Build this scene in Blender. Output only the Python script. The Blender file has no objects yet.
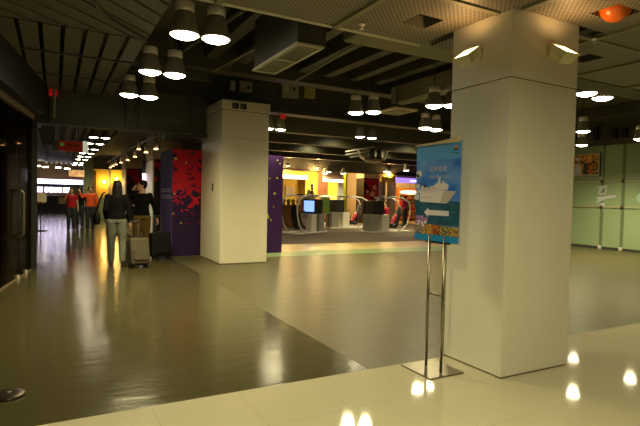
import bpy, bmesh, math, random
from mathutils import Vector, Matrix, Euler
random.seed(7)
S = bpy.context.scene
COL = S.collection
R = math.radians
# ---------------------------------------------------------------- camera
cam_d = bpy.data.cameras.new('camera'); cam = bpy.data.objects.new('camera', cam_d); COL.objects.link(cam)
yaw, pitch, roll = R(28.151), R(1.708), R(1.328)
fwd = Vector((math.sin(yaw)*math.cos(pitch), math.cos(yaw)*math.cos(pitch), -math.sin(pitch)))
rgt = Vector((math.cos(yaw), -math.sin(yaw), 0)); upv = rgt.cross(fwd)
r2 = rgt*math.cos(roll) + upv*math.sin(roll); u2 = -rgt*math.sin(roll) + upv*math.cos(roll)
m3 = Matrix((r2, u2, -fwd)).transposed()
cam.matrix_world = Matrix.Translation((0, 0, 1.4)) @ m3.to_4x4()
cam_d.sensor_width = 36; cam_d.lens = 496.3*36/640; cam_d.clip_start = .05; cam_d.clip_end = 200
S.camera = cam
# ---------------------------------------------------------------- world, exposure
w = bpy.data.worlds.new('world'); S.world = w; w.use_nodes = True
w.node_tree.nodes['Background'].inputs[0].default_value = (1, .86, .55, 1)
w.node_tree.nodes['Background'].inputs[1].default_value = .012
S.view_settings.view_transform = 'Standard'; S.view_settings.look = 'None'
S.view_settings.exposure = 0.0; S.view_settings.gamma = 1; S.view_settings.use_curve_mapping = False
WARM = (1, .885, .47)
BELL_W = 210      # watts of a bell lamp's spot
FLOOD_W = 8
DOWN_W = 140

# ---------------------------------------------------------------- materials
def lin(c):
    return tuple(((v/255)/12.92 if v/255 <= .04045 else ((v/255+.055)/1.055)**2.4) for v in c)
def mat(name, col, rough=.6, metal=0, emit=0, ecol=None, var=0, vscale=8, bump=0, trans=0, spec=None, coat=0, alpha=1):
    m = bpy.data.materials.new(name); m.use_nodes = True
    nt = m.node_tree; b = nt.nodes['Principled BSDF']
    c = (*col, 1)
    b.inputs['Base Color'].default_value = c
    b.inputs['Roughness'].default_value = rough; b.inputs['Metallic'].default_value = metal
    if spec is not None: b.inputs['Specular IOR Level'].default_value = spec
    if trans: b.inputs['Transmission Weight'].default_value = trans
    if coat: b.inputs['Coat Weight'].default_value = coat; b.inputs['Coat Roughness'].default_value = .05
    if emit:
        b.inputs['Emission Color'].default_value = (*(ecol or col), 1); b.inputs['Emission Strength'].default_value = emit
    if var or bump:
        tc = nt.nodes.new('ShaderNodeTexCoord'); n = nt.nodes.new('ShaderNodeTexNoise')
        n.inputs['Scale'].default_value = vscale; n.inputs['Detail'].default_value = 4
        nt.links.new(tc.outputs['Object'], n.inputs['Vector'])
        if var:
            r = nt.nodes.new('ShaderNodeValToRGB')
            r.color_ramp.elements[0].position = .3; r.color_ramp.elements[1].position = .7
            r.color_ramp.elements[0].color = (*[v*(1-var) for v in col], 1)
            r.color_ramp.elements[1].color = (*[min(1, v*(1+var)) for v in col], 1)
            nt.links.new(n.outputs['Fac'], r.inputs['Fac']); nt.links.new(r.outputs['Color'], b.inputs['Base Color'])
        if bump:
            bp = nt.nodes.new('ShaderNodeBump'); bp.inputs['Strength'].default_value = bump; bp.inputs['Distance'].default_value = .01
            nt.links.new(n.outputs['Fac'], bp.inputs['Height']); nt.links.new(bp.outputs['Normal'], b.inputs['Normal'])
    return m
def nodes(m):
    nt = m.node_tree; return nt, nt.nodes['Principled BSDF']
def math_node(nt, op, a, b=None):
    n = nt.nodes.new('ShaderNodeMath'); n.operation = op
    for i, v in enumerate((a, b)):
        if v is None: continue
        if isinstance(v, (int, float)): n.inputs[i].default_value = v
        else: nt.links.new(v, n.inputs[i])
    return n.outputs[0]
def sepxyz(nt):
    tc = nt.nodes.new('ShaderNodeTexCoord'); s = nt.nodes.new('ShaderNodeSeparateXYZ')
    nt.links.new(tc.outputs['Object'], s.inputs[0]); return tc, s.outputs
def mixc(nt, fac, a, b):
    n = nt.nodes.new('ShaderNodeMix'); n.data_type = 'RGBA'
    for i, v in ((0, fac), (6, a), (7, b)):
        if isinstance(v, (int, float)): n.inputs[i].default_value = v
        elif isinstance(v, tuple): n.inputs[i].default_value = (*v, 1)
        else: nt.links.new(v, n.inputs[i])
    return n.outputs[2]

def tile_mat():
    m = mat('polished_tile', (.56, .52, .40), .06)
    nt, b = nodes(m); tc, o = sepxyz(nt)
    s = .589
    masks = []
    for ax in (0, 1):
        f = math_node(nt, 'FRACT', math_node(nt, 'DIVIDE', o[ax], s))
        d = math_node(nt, 'ABSOLUTE', math_node(nt, 'SUBTRACT', f, .5))
        masks.append(math_node(nt, 'GREATER_THAN', d, .4965))
    k = math_node(nt, 'MAXIMUM', masks[0], masks[1])
    n = nt.nodes.new('ShaderNodeTexNoise'); n.inputs['Scale'].default_value = 1.3; nt.links.new(tc.outputs['Object'], n.inputs['Vector'])
    c1 = mixc(nt, n.outputs['Fac'], (.43, .395, .28), (.48, .44, .325))
    c = mixc(nt, k, c1, (.22, .19, .12))
    nt.links.new(c, b.inputs['Base Color'])
    rr = math_node(nt, 'MULTIPLY_ADD', k, .4); rr.node.inputs[2].default_value = .055
    nt.links.new(rr, b.inputs['Roughness'])
    return m
def concrete_mat():
    m = mat('sealed_concrete', (.2, .18, .11), .3)
    nt, b = nodes(m); tc, o = sepxyz(nt)
    n = nt.nodes.new('ShaderNodeTexNoise'); n.inputs['Scale'].default_value = .7; n.inputs['Detail'].default_value = 5
    nt.links.new(tc.outputs['Object'], n.inputs['Vector'])
    n2 = nt.nodes.new('ShaderNodeTexNoise'); n2.inputs['Scale'].default_value = 60; n2.inputs['Detail'].default_value = 3
    nt.links.new(tc.outputs['Object'], n2.inputs['Vector'])
    a = mixc(nt, n.outputs['Fac'], (.068, .058, .026), (.092, .078, .036))
    a = mixc(nt, math_node(nt, 'MULTIPLY', n2.outputs['Fac'], .25), a, (.065, .057, .028))
    # the slab west of the joint is a shade darker
    left = math_node(nt, 'LESS_THAN', o[0], 2.29)
    a = mixc(nt, math_node(nt, 'MULTIPLY', left, .4), a, (.036, .03, .011))
    for x in (.39, 2.29, 6.6):
        l = math_node(nt, 'LESS_THAN', math_node(nt, 'ABSOLUTE', math_node(nt, 'SUBTRACT', o[0], x)), .008)
        a = mixc(nt, math_node(nt, 'MULTIPLY', l, .55), a, (.03, .027, .013))
    for y, wd, cc in ((11.7, .035, (.20, .18, .11)),):
        l = math_node(nt, 'LESS_THAN', math_node(nt, 'ABSOLUTE', math_node(nt, 'SUBTRACT', o[1], y)), wd)
        a = mixc(nt, math_node(nt, 'MULTIPLY', l, .7), a, cc)
    nt.links.new(a, b.inputs['Base Color'])
    mp = nt.nodes.new('ShaderNodeMapping'); mp.inputs['Scale'].default_value = (.9, 3.2, 1)
    nt.links.new(tc.outputs['Object'], mp.inputs[0])
    n3 = nt.nodes.new('ShaderNodeTexNoise'); n3.inputs['Scale'].default_value = 2.2; n3.inputs['Detail'].default_value = 6; n3.inputs['Roughness'].default_value = .6
    nt.links.new(mp.outputs[0], n3.inputs['Vector'])
    rr = nt.nodes.new('ShaderNodeMapRange'); rr.inputs[3].default_value = .09; rr.inputs[4].default_value = .21
    nt.links.new(n3.outputs['Fac'], rr.inputs[0]); sp = math_node(nt, 'MULTIPLY_ADD', left, .28); sp.node.inputs[2].default_value = .22; nt.links.new(sp, b.inputs['Specular IOR Level']); dull = math_node(nt, 'MULTIPLY', math_node(nt, 'SUBTRACT', 1, left), .20)
    nt.links.new(math_node(nt, 'ADD', rr.outputs[0], dull), b.inputs['Roughness'])
    bp = nt.nodes.new('ShaderNodeBump'); bp.inputs['Strength'].default_value = .17; bp.inputs['Distance'].default_value = .02
    nt.links.new(n3.outputs['Fac'], bp.inputs['Height']); nt.links.new(bp.outputs[0], b.inputs['Normal'])
    return m
def perforated_mat(name, col, period=.032):
    m = mat(name, col, .5, .0)
    nt, b = nodes(m); tc, o = sepxyz(nt)
    u = math_node(nt, 'FRACT', math_node(nt, 'DIVIDE', math_node(nt, 'ADD', o[0], o[1]), period*1.41))
    v = math_node(nt, 'FRACT', math_node(nt, 'DIVIDE', math_node(nt, 'SUBTRACT', o[0], o[1]), period*1.41))
    du = math_node(nt, 'SUBTRACT', u, .5); dv = math_node(nt, 'SUBTRACT', v, .5)
    d = math_node(nt, 'ADD', math_node(nt, 'MULTIPLY', du, du), math_node(nt, 'MULTIPLY', dv, dv))
    h = math_node(nt, 'LESS_THAN', d, .085)
    nt.links.new(mixc(nt, h, tuple(col), tuple(v*.12 for v in col)), b.inputs['Base Color'])
    return m
def blotch_mat(name, base, blot, scale=2.0, lo=.5, seed=0, dots=None):
    m = mat(name, base, .55, spec=.25)
    nt, b = nodes(m); tc, o = sepxyz(nt)
    mp = nt.nodes.new('ShaderNodeMapping'); mp.inputs['Location'].default_value = (seed, seed*.7, seed*.3)
    nt.links.new(tc.outputs['Object'], mp.inputs[0])
    n = nt.nodes.new('ShaderNodeTexNoise'); n.inputs['Scale'].default_value = scale; n.inputs['Detail'].default_value = 4; n.inputs['Distortion'].default_value = 2.4
    nt.links.new(mp.outputs[0], n.inputs['Vector'])
    # the blot sits in the upper part of the panel and thins out to the floor
    zf = nt.nodes.new('ShaderNodeMapRange'); zf.inputs[1].default_value = .5; zf.inputs[2].default_value = 1.7; zf.inputs[3].default_value = -.28; zf.inputs[4].default_value = .06
    nt.links.new(o[2], zf.inputs[0])
    k = math_node(nt, 'GREATER_THAN', math_node(nt, 'ADD', n.outputs['Fac'], zf.outputs[0]), lo)
    c = mixc(nt, k, base, blot)
    nt.links.new(c, b.inputs['Base Color'])
    return m
def speck_mat(name, base, spot, scale, thr, rough=.5):
    m = mat(name, base, rough)
    nt, b = nodes(m); tc, o = sepxyz(nt)
    n = nt.nodes.new('ShaderNodeTexNoise'); n.inputs['Scale'].default_value = scale; n.inputs['Detail'].default_value = 2
    nt.links.new(tc.outputs['Object'], n.inputs['Vector'])
    k = math_node(nt, 'GREATER_THAN', n.outputs['Fac'], thr)
    nt.links.new(mixc(nt, k, base, spot), b.inputs['Base Color'])
    return m

M = {}
M['tile'] = tile_mat(); M['concrete'] = concrete_mat()
M['perf'] = perforated_mat('perforated_metal', (.20, .175, .13))
M['slab'] = mat('dark_ceiling_paint', (.085, .075, .05), .8, var=.2, vscale=1.5)
M['slat'] = mat('ceiling_slat', (.13, .12, .085), .6, var=.1, vscale=3)
M['black'] = mat('black_paint', (.012, .011, .01), .5)
M['beam'] = mat('grey_green_steel', (.062, .058, .036), .55, var=.15, vscale=2)
M['duct'] = mat('duct_paint', (.22, .205, .13), .6, var=.1, vscale=2)
M['grille'] = mat('grille_cream', (.50, .47, .36), .5)
M['pillar'] = mat('pillar_laminate', (.68, .66, .56), .38, var=.03, vscale=.8)
M['pillar_far'] = mat('pillar_cream', (.68, .62, .46), .4, var=.03, vscale=1)
M['seam'] = mat('seam_dark', (.16, .12, .07), .7)
M['steel'] = mat('brushed_steel', (.30, .265, .2), .30, 1, var=.05, vscale=30)
M['chrome'] = mat('chrome', (.85, .8, .72), .25, 1)
M['cap'] = mat('lamp_cap_aluminium', (.92, .84, .74), .4, .3)
M['bell'] = mat('lamp_bell_grey', (.27, .24, .185), .5, .1)
M['lens'] = mat('lit_lens', (1, .97, .93), .3, emit=22, ecol=(1, .88, .62))
M['lens_far'] = mat('lit_lens_small', (1, .97, .93), .3, emit=20, ecol=(1, .87, .64))
M['warm_bulb'] = mat('warm_bulb', (1, .6, .25), .3, emit=9, ecol=(1, .55, .2))
M['flood_glass'] = mat('flood_glass', (1, .95, .8), .3, emit=6, ecol=(1, .80, .42))
M['flood_body'] = mat('flood_body', (.62, .60, .36), .4, var=.05)
M['orange'] = mat('orange_dome', (.60, .12, .006), .3)
M['dark_grey'] = mat('dark_grey_plastic', (.05, .048, .042), .5)
M['grey'] = mat('mid_grey', (.30, .285, .25), .5)
M['white_p'] = mat('white_plastic', (.78, .74, .66), .4)
M['cream'] = mat('cream_paint', (.60, .50, .33), .6)
M['green_glass'] = mat('frosted_green_glass', (.33, .42, .25), .16, var=.06, vscale=.5)
M['rail'] = mat('rail_pale', (.55, .53, .36), .35, .4)
M['dark_brown'] = mat('dark_brown_cladding', (.03, .016, .01), .5)
M['clamp'] = mat('clamp_brown', (.10, .06, .04), .5)
M['glass_seam'] = mat('glass_joint', (.15, .20, .11), .4)  # darker green of the joints between glass panels
def tinted_glass(name, tint, refl=.04):
    m = bpy.data.materials.new(name); m.use_nodes = True; nt = m.node_tree; nt.nodes.clear()
    out = nt.nodes.new('ShaderNodeOutputMaterial'); mx = nt.nodes.new('ShaderNodeMixShader')
    tr = nt.nodes.new('ShaderNodeBsdfTransparent'); tr.inputs[0].default_value = (*tint, 1)
    gl = nt.nodes.new('ShaderNodeBsdfGlossy'); gl.inputs['Roughness'].default_value = .03
    lw = nt.nodes.new('ShaderNodeLayerWeight'); lw.inputs['Blend'].default_value = .25
    fr = math_node(nt, 'MULTIPLY_ADD', math_node(nt, 'POWER', lw.outputs['Facing'], 4.0), refl*3); fr.node.inputs[2].default_value = refl
    nt.links.new(fr, mx.inputs[0]); nt.links.new(tr.outputs[0], mx.inputs[1]); nt.links.new(gl.outputs[0], mx.inputs[2])
    nt.links.new(mx.outputs[0], out.inputs[0]); return m
M['glass'] = tinted_glass('dark_tinted_glass', (.55, .5, .4))
M['acrylic'] = tinted_glass('clear_acrylic', (.95, .95, .95), .02)
M['brown_frame'] = mat('brown_frame', (.16, .11, .06), .5)
M['grey_box'] = mat('grey_box_paint', (.34, .31, .21), .5)
M['carpet'] = mat('carpet_brown', (.115, .08, .06), .9, var=.15, vscale=40)
M['wood_floor'] = mat('wood_strip', (.42, .30, .13), .3, var=.12, vscale=3)
M['green_floor'] = mat('green_floor_paint', (.13, .185, .085), .35, var=.08, vscale=3)
M['yellow_wall'] = mat('yellow_wall', (.75, .50, .06), .6)
M['brown_wall'] = mat('brown_wall', (.18, .10, .05), .6)
M['sign_yellow'] = mat('lit_yellow_sign', (1, .65, .05), .4, emit=1.15, ecol=(1, .62, .05))
M['sign_white'] = mat('lit_white_strip', (1, .95, .8), .4, emit=5, ecol=(1, .9, .7))
M['sign_purple'] = mat('lit_purple_sign', (.3, .2, .9), .4, emit=1.6, ecol=(.32, .2, 1))
M['sign_lilac'] = mat('lit_lilac_strip', (.9, .7, 1), .4, emit=3, ecol=(1, .75, 1))
M['daylight'] = mat('daylit_pane', (.9, .85, 1), .4, emit=5, ecol=(.78, .68, 1))
M['pink_wall'] = mat('pink_wall', (.62, .34, .26), .6)
M['lime'] = mat('lime_wall', (.38, .5, .04), .6)
M['orange_shelf'] = mat('orange_shelf', (.6, .22, .05), .5)
M['wood'] = mat('brown_wood', (.26, .11, .035), .4, var=.2, vscale=6)
M['purple'] = mat('purple_panel', (.04, .011, .085), .6, spec=.2)
M['mural'] = blotch_mat('purple_red_mural', (.024, .006, .045), (.55, .007, .025), 3.3, .475, 3.1)
M['violet'] = speck_mat('violet_panel', (.11, .06, .28), (.04, .12, .40), 9, .63, .7)
M['dot_lime'] = mat('lime_dot', (.45, .48, .04), .5)
M['dot_red'] = mat('red_mark', (.5, .02, .04), .5)
M['pale_text'] = mat('pale_lettering', (.5, .42, .6), .5)
M['red_mural'] = blotch_mat('black_red_mural', (.018, .012, .012), (.40, .012, .012), 1.1, .56, 9.0)
M['green_col'] = mat('green_column', (.23, .27, .15), .6)
M['red_sign'] = mat('dark_red_sign', (.30, .022, .012), .4, emit=.10, ecol=(.5, .03, .01))
M['green_spot'] = mat('green_symbol', (.06, .30, .03), .5, emit=.15, ecol=(.1, .6, .06))
M['gold_text'] = mat('gold_lettering', (.42, .16, .04), .5)
M['panel_white'] = mat('pale_lightbox', (.7, .7, .6), .4, emit=.5, ecol=(.8, .8, .6))
M['red_lamp'] = mat('red_lamp', (.5, .01, .01), .3, emit=.25, ecol=(.6, .01, .01))
M['label_yellow'] = mat('yellow_box', (.50, .44, .12), .5)
M['red_p'] = mat('red_plastic', (.42, .02, .02), .45)
M['blue_counter'] = mat('navy_counter', (.015, .02, .06), .5)
M['poster_y'] = mat('poster_buff', (.62, .42, .2), .5, var=.3, vscale=12)
M['screen_blue'] = mat('lit_blue_screen', (.2, .35, .8), .2, emit=1.5, ecol=(.25, .42, 1))
M['seat_black'] = mat('seat_black', (.012, .011, .012), .55)
M['green_pattern'] = speck_mat('green_pattern', (.16, .34, .05), (.5, .2, .03), 9, .58)
M['screen_orange'] = blotch_mat('picture_orange', (.10, .05, .02), (.75, .36, .05), 5, .2, 5)
M['skin'] = mat('skin', (.46, .25, .15), .5)
M['hair'] = mat('black_hair', (.006, .0045, .004), .6, spec=.2)
M['eye'] = mat('dark_eye', (.02, .015, .012), .2)
M['lip'] = mat('lip', (.33, .11, .09), .5)
def cloth(name, c): return mat(name, c, .9, var=.12, vscale=25, spec=.08)
M['c_black'] = cloth('black_cloth', (.004, .0038, .0036)); M['c_jeans'] = cloth('light_jeans', (.12, .122, .095))
M['c_khaki'] = cloth('khaki_cloth', (.095, .058, .017)); M['c_red'] = cloth('red_cloth', (.34, .015, .02))
M['c_orange'] = cloth('orange_red_cloth', (.62, .09, .03)); M['c_dark_jeans'] = cloth('dark_jeans', (.035, .04, .045))
M['c_grey'] = cloth('grey_beige_cloth', (.27, .2, .14)); M['c_green'] = cloth('lime_cloth', (.32, .34, .05)); M['c_pink'] = cloth('pink_cloth', (.55, .06, .12))
M['shoe'] = mat('dark_shoe', (.02, .017, .015), .5)
M['case_tan'] = mat('tan_luggage', (.06, .046, .022), .8, var=.12, vscale=14)
M['case_black'] = mat('black_luggage', (.006, .0055, .005), .7, spec=.15)

# ---------------------------------------------------------------- mesh builder
class MB:
    def __init__(s): s.bm = bmesh.new(); s.mi = 0; s.sm = False
    def _mark(s, n0):
        s.bm.faces.ensure_lookup_table()
        for f in s.bm.faces[n0:]: f.material_index = s.mi; f.smooth = s.sm
    def box(s, x0, x1, y0, y1, z0, z1, bev=0, X=None):
        n0 = len(s.bm.faces)
        g = bmesh.ops.create_cube(s.bm, size=1)
        vs = g['verts']
        for v in vs:
            v.co = Vector((x0+(v.co.x+.5)*(x1-x0), y0+(v.co.y+.5)*(y1-y0), z0+(v.co.z+.5)*(z1-z0)))
        if X is not None: bmesh.ops.transform(s.bm, matrix=X, verts=vs)
        if bev:
            es = list({e for v in vs for e in v.link_edges})
            bmesh.ops.bevel(s.bm, geom=es, offset=bev, segments=2, affect='EDGES', profile=.5)
        s._mark(n0); return s
    def ring(s, c, u, v, ru, rv, seg):
        return [s.bm.verts.new(c+u*(ru*math.cos(2*math.pi*i/seg))+v*(rv*math.sin(2*math.pi*i/seg))) for i in range(seg)]
    def skin(s, rings, cap=True):
        n0 = len(s.bm.faces)
        for a, b in zip(rings, rings[1:]):
            k = len(a)
            for i in range(k): s.bm.faces.new((a[i], a[(i+1) % k], b[(i+1) % k], b[i]))
        if cap:
            s.bm.faces.new(rings[0][::-1]); s.bm.faces.new(rings[-1])
        s._mark(n0); return s
    def tube(s, pts, r, seg=8, cap=True):
        pts = [Vector(p) for p in pts]; rs = r if isinstance(r, (list, tuple)) else [r]*len(pts)
        rings = []; up = None
        for i, p in enumerate(pts):
            d = (pts[min(i+1, len(pts)-1)]-pts[max(i-1, 0)]).normalized()
            if up is None:
                up = Vector((0, 0, 1)) if abs(d.z) < .9 else Vector((0, 1, 0))
            u = d.cross(up).normalized(); v = d.cross(u).normalized()*-1
            up = v if abs(v.dot(d)) < .9 else up
            rings.append(s.ring(p, u, v, rs[i], rs[i], seg))
        s.skin(rings, cap); return s
    def cyl(s, p0, p1, r0, r1=None, seg=16): return s.tube([p0, p1], [r0, r0 if r1 is None else r1], seg)
    def lathe(s, prof, c=(0, 0, 0), seg=24, cap=True):
        c = Vector(c)
        s.skin([s.ring(c+Vector((0, 0, z)), Vector((1, 0, 0)), Vector((0, 1, 0)), max(r, 1e-4), max(r, 1e-4), seg) for r, z in prof], cap); return s
    def loft(s, secs, seg=16):   # secs: (x, y, z, rx, ry) horizontal ellipses
        s.skin([s.ring(Vector((x, y, z)), Vector((1, 0, 0)), Vector((0, 1, 0)), rx, ry, seg) for x, y, z, rx, ry in secs]); return s
    def ell(s, c, r, X=None, seg=14):
        n0 = len(s.bm.faces)
        g = bmesh.ops.create_uvsphere(s.bm, u_segments=seg, v_segments=max(6, seg//2+1), radius=1)
        for v in g['verts']:
            v.co = Vector((v.co.x*r[0], v.co.y*r[1], v.co.z*r[2]))
            if X is not None: v.co = X @ v.co
            v.co += Vector(c)
        s._mark(n0); return s
    def prism(s, poly, f, t):    # poly 2-D points, f(u, v) -> 3-D, t thickness vector
        n0 = len(s.bm.faces); t = Vector(t)
        a = [s.bm.verts.new(Vector(f(*p))) for p in poly]; b = [s.bm.verts.new(Vector(f(*p))+t) for p in poly]
        k = len(a)
        s.bm.faces.new(a); s.bm.faces.new(b[::-1])
        for i in range(k): s.bm.faces.new((a[i], b[i], b[(i+1) % k], a[(i+1) % k]))
        s._mark(n0); return s
    def m(s, i): s.mi = i; return s
    def smooth(s, v=True): s.sm = v; return s
    def build(s, name, mats, parent=None, loc=None, rz=0, label=None):
        bmesh.ops.recalc_face_normals(s.bm, faces=s.bm.faces)
        me = bpy.data.meshes.new(name); s.bm.to_mesh(me); s.bm.free()
        for k in (mats if isinstance(mats, (list, tuple)) else [mats]): me.materials.append(M[k] if isinstance(k, str) else k)
        o = bpy.data.objects.new(name, me); COL.objects.link(o)
        if parent: o.parent = parent
        if loc: o.location = loc
        if rz: o.rotation_euler.z = rz
        if label: o['label'] = label
        return o
def tag(o, label, cat, group=None, kind=None):
    o['label'] = label; o['category'] = cat
    if group: o['group'] = group
    if kind: o['kind'] = kind
    return o
def struct(o, label=None):
    o['kind'] = 'structure'
    if label: o['label'] = label
    return o
def thing(name, label, cat, loc=(0, 0, 0), rz=0, group=None):
    o = bpy.data.objects.new(name, None); COL.objects.link(o); o.empty_display_size = .1
    o.location = loc; o.rotation_euler.z = rz
    return tag(o, label, cat, group)
def copy_tree(o, parent=None):
    c = o.copy(); COL.objects.link(c)
    if parent: c.parent = parent
    for ch in [x for x in o.children]: copy_tree(ch, c)
    return c
def dup(root, loc, rz=0, label=None):
    c = copy_tree(root); c.location = loc; c.rotation_euler.z = rz
    if label: c['label'] = label
    return c
def spot(name, parent, loc, energy, size=155, blend=.9, col=WARM, rad=.1, rot=(0, 0, 0)):
    l = bpy.data.lights.new(name, 'SPOT'); l.energy = energy; l.spot_size = R(size); l.spot_blend = blend; l.color = col; l.shadow_soft_size = rad
    o = bpy.data.objects.new(name, l); COL.objects.link(o); o.location = loc; o.rotation_euler = rot
    if parent: o.parent = parent
    return o
def point(name, parent, loc, energy, col=WARM, rad=.08):
    l = bpy.data.lights.new(name, 'POINT'); l.energy = energy; l.color = col; l.shadow_soft_size = rad
    o = bpy.data.objects.new(name, l); COL.objects.link(o); o.location = loc
    if parent: o.parent = parent
    return o
def text(body, size, mname, parent, f, name, ex=.0008):
    c = bpy.data.curves.new('text', 'FONT'); c.body = body; c.size = size; c.align_x = 'CENTER'; c.extrude = 0
    o = bpy.data.objects.new('text', c); COL.objects.link(o); bpy.context.view_layer.update()
    me = bpy.data.meshes.new_from_object(o.evaluated_get(bpy.context.evaluated_depsgraph_get()))
    bpy.data.objects.remove(o)
    for v in me.vertices: v.co = Vector(f(v.co.x, v.co.y))
    me.materials.clear(); me.materials.append(M[mname])
    t = bpy.data.objects.new(name, me); COL.objects.link(t); t.parent = parent
    return t

# ================================================================= SETTING
YB, XB = 3.369, -.013
o = MB().box(-4, 20, -6, 0, -.1, 0).build('floor', 'tile', loc=(XB, YB, 0)); struct(o, 'polished cream floor tiles in the foreground')
o = MB().box(-8, 30, YB, 46, -.1, 0).build('floor', 'concrete'); struct(o, 'glossy grey concrete floor of the hall and corridor')
o = MB().box(4.0, 30, 10.72, 11.62, 0, .004).build('floor', 'green_floor'); struct(o, 'green painted strip of floor behind the far pillar')
o = MB().box(5.05, 30, 11.62, 13.45, 0, .006).build('floor', 'wood_floor'); struct(o, 'tan wooden strip of floor before the carpet')
o = MB().box(5.05, 30, 13.45, 23.6, 0, .01).build('floor', 'carpet'); struct(o, 'dark brown carpet under the racing simulators')
o = MB().box(-8, 30, -6, 46, 4.3, 4.4).build('ceiling', 'slab'); struct(o, 'dark concrete slab above the ducts')
o = MB().box(-8, 30, 46, 46.1, 0, 4.4).build('wall_back', 'slab'); struct(o)
o = MB().box(-8, 30, -6.1, -6, 0, 4.4).build('wall_front', 'pillar_far'); struct(o)
o = MB().box(-8.1, -8, -6, 46, 0, 4.4).build('wall_left', 'slab'); struct(o)
o = MB().box(30, 30.1, -6, 46, 0, 4.4).build('wall_right', 'slab'); struct(o)
# perforated ceiling with its hatch openings
def panel(x0, x1, y0, y1, z0=2.9, z1=2.93, hole=None, mname='perf'):
    b = MB()
    if not hole: b.box(x0, x1, y0, y1, z0, z1)
    else:
        a0, a1, c0, c1 = hole
        b.box(x0, a0, y0, y1, z0, z1).box(a1, x1, y0, y1, z0, z1).box(a0, a1, y0, c0, z0, z1).box(a0, a1, c1, y1, z0, z1)
    return struct(b.build('ceiling', mname))
xs = [-2.0, -.93, .08, 1.105, 2.145, 3.185, 4.29, 5.35, 6.4, 7.45, 8.5, 9.55, 10.6, 11.65]
ys = [-2.9, -1.94, -.98, -.02, .94, 1.90, 2.86, 3.82]
H1 = (2.58, 2.83, 3.2, 3.44); H2 = (3.70, 4.00, 2.27, 2.50); H3 = (4.70, 4.92, 3.15, 3.38)
g = .022
for i in range(len(xs)-1):
    for j in range(len(ys)-1):
        x0, x1, y0, y1 = xs[i]+g, xs[i+1]-g, ys[j]+g, ys[j+1]-g
        h = next((q for q in (H1, H2, H3) if x0 < q[0] and q[1] < x1 and y0 < q[2] and q[3] < y1), None)
        if j == 6 and 3.1 < x0 < 3.3:
            panel(3.955, x1, y0, y1)                      # beside the pillar
            panel(x0, 3.955, 3.42, y1)
            continue
        if j == 6 and 2.1 < x0 < 2.2: x1 = 3.10
        if j == 5 and 3.1 < x0 < 3.3: y1 = 2.715
        panel(x0, x1, y0, y1, hole=h)
for i, x in enumerate(xs):
    if 3.1 < x < 3.3:
        struct(MB().box(x-.028, x+.028, -2.9, 2.70, 2.88, 2.925).build('trim_%d' % i, 'duct')); continue
    struct(MB().box(x-.028, x+.028, -2.9, 3.82, 2.88, 2.925).build('trim_%d' % i, 'duct'))
for j, y in enumerate(ys[:-1]):
    for k, (x0, x1) in enumerate(((-2, 3.1), (3.95, 11.65)) if y == 2.86 else ((-2, 11.65),)):
        struct(MB().box(x0, x1, y-.024, y+.024, 2.886, 2.915).build('trim_%d' % (30+2*j+k), 'duct'))
struct(MB().box(-2, 3.1, 3.80, 3.85, 2.892, 2.96).build('trim_50', 'grille'), 'pale edge of the perforated ceiling')
struct(MB().box(3.95, 11.65, 3.80, 3.85, 2.892, 2.96).build('trim_51', 'beam'))
# sloped reveals of the open hatches
for k, (a0, a1, c0, c1) in enumerate((H1, H3)):
    b = MB(); z0, z1 = 2.897, 2.99; i_ = .022
    for (p, q) in (((a0, c0), (a1, c0)), ((a1, c0), (a1, c1)), ((a1, c1), (a0, c1)), ((a0, c1), (a0, c0))):
        cx, cy = (a0+a1)/2, (c0+c1)/2
        def ins(P): return (P[0]+(i_ if P[0] < cx else -i_), P[1]+(i_ if P[1] < cy else -i_))
        vs = [b.bm.verts.new((*p, z0)), b.bm.verts.new((*q, z0)), b.bm.verts.new((*ins(q), z1)), b.bm.verts.new((*ins(p), z1))]
        b.bm.faces.new(vs)
    b.m(1).box(a0, a1, c0, c1, 2.99, 3.0)  # black sheet and dark reveals stand in for the shade inside the opening
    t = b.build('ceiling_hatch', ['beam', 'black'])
    tag(t, ['square ceiling opening with dark hollow left of the near pillar', 'small dark ceiling opening right of the near pillar beside the floodlight'][k], 'hatch')
# solid soffit on the right beyond the perforated panels
struct(MB().box(4.6, 14.9, 3.9, 4.25, 2.95, 3.1).build('trim_52', 'beam'), 'dark soffit edge right of the pillar')
# slatted ceiling at the upper left (two fields)
b = MB()
for k in range(7):
    x0 = -.62+k*.24
    b.box(x0, x0+.19, 6.68, 10.85, 3.35, 3.39)
struct(b.build('ceiling', 'slat'), 'slatted ceiling boards running towards the corridor')
b = MB(); X = Matrix.Translation((.2, 6.62, 0)) @ Matrix.Rotation(R(-45), 4, 'Z')
b2 = bmesh.new()
for k in range(16):
    # boards laid at 45 degrees, clipped to the field
    off = -2.6+k*.26
    poly = []
    L = 4.0
    c = Vector((.2, 5.2, 0)); d = Vector((.7071, .7071, 0)); n = Vector((.7071, -.7071, 0))
    q = [c+n*off-d*L, c+n*(off+.215)-d*L, c+n*(off+.215)+d*L, c+n*off+d*L]
    def clip(pl, f):
        out = []
        for i in range(len(pl)):
            A, B = pl[i], pl[(i+1) % len(pl)]; fa, fb = f(A), f(B)
            if fa >= 0: out.append(A)
            if fa*fb < 0: out.append(A+(B-A)*(fa/(fa-fb)))
        return out
    for f in (lambda p: p.x+.75, lambda p: 1.02-p.x, lambda p: p.y-3.9, lambda p: 6.62-p.y):
        if q: q = clip(q, f)
    if len(q) > 2: b.prism([(p.x, p.y) for p in q], lambda u, v: (u, v, 3.35), (0, 0, .04))
struct(b.build('ceiling', 'slat'), 'slatted ceiling boards laid at an angle over the left corner')
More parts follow.
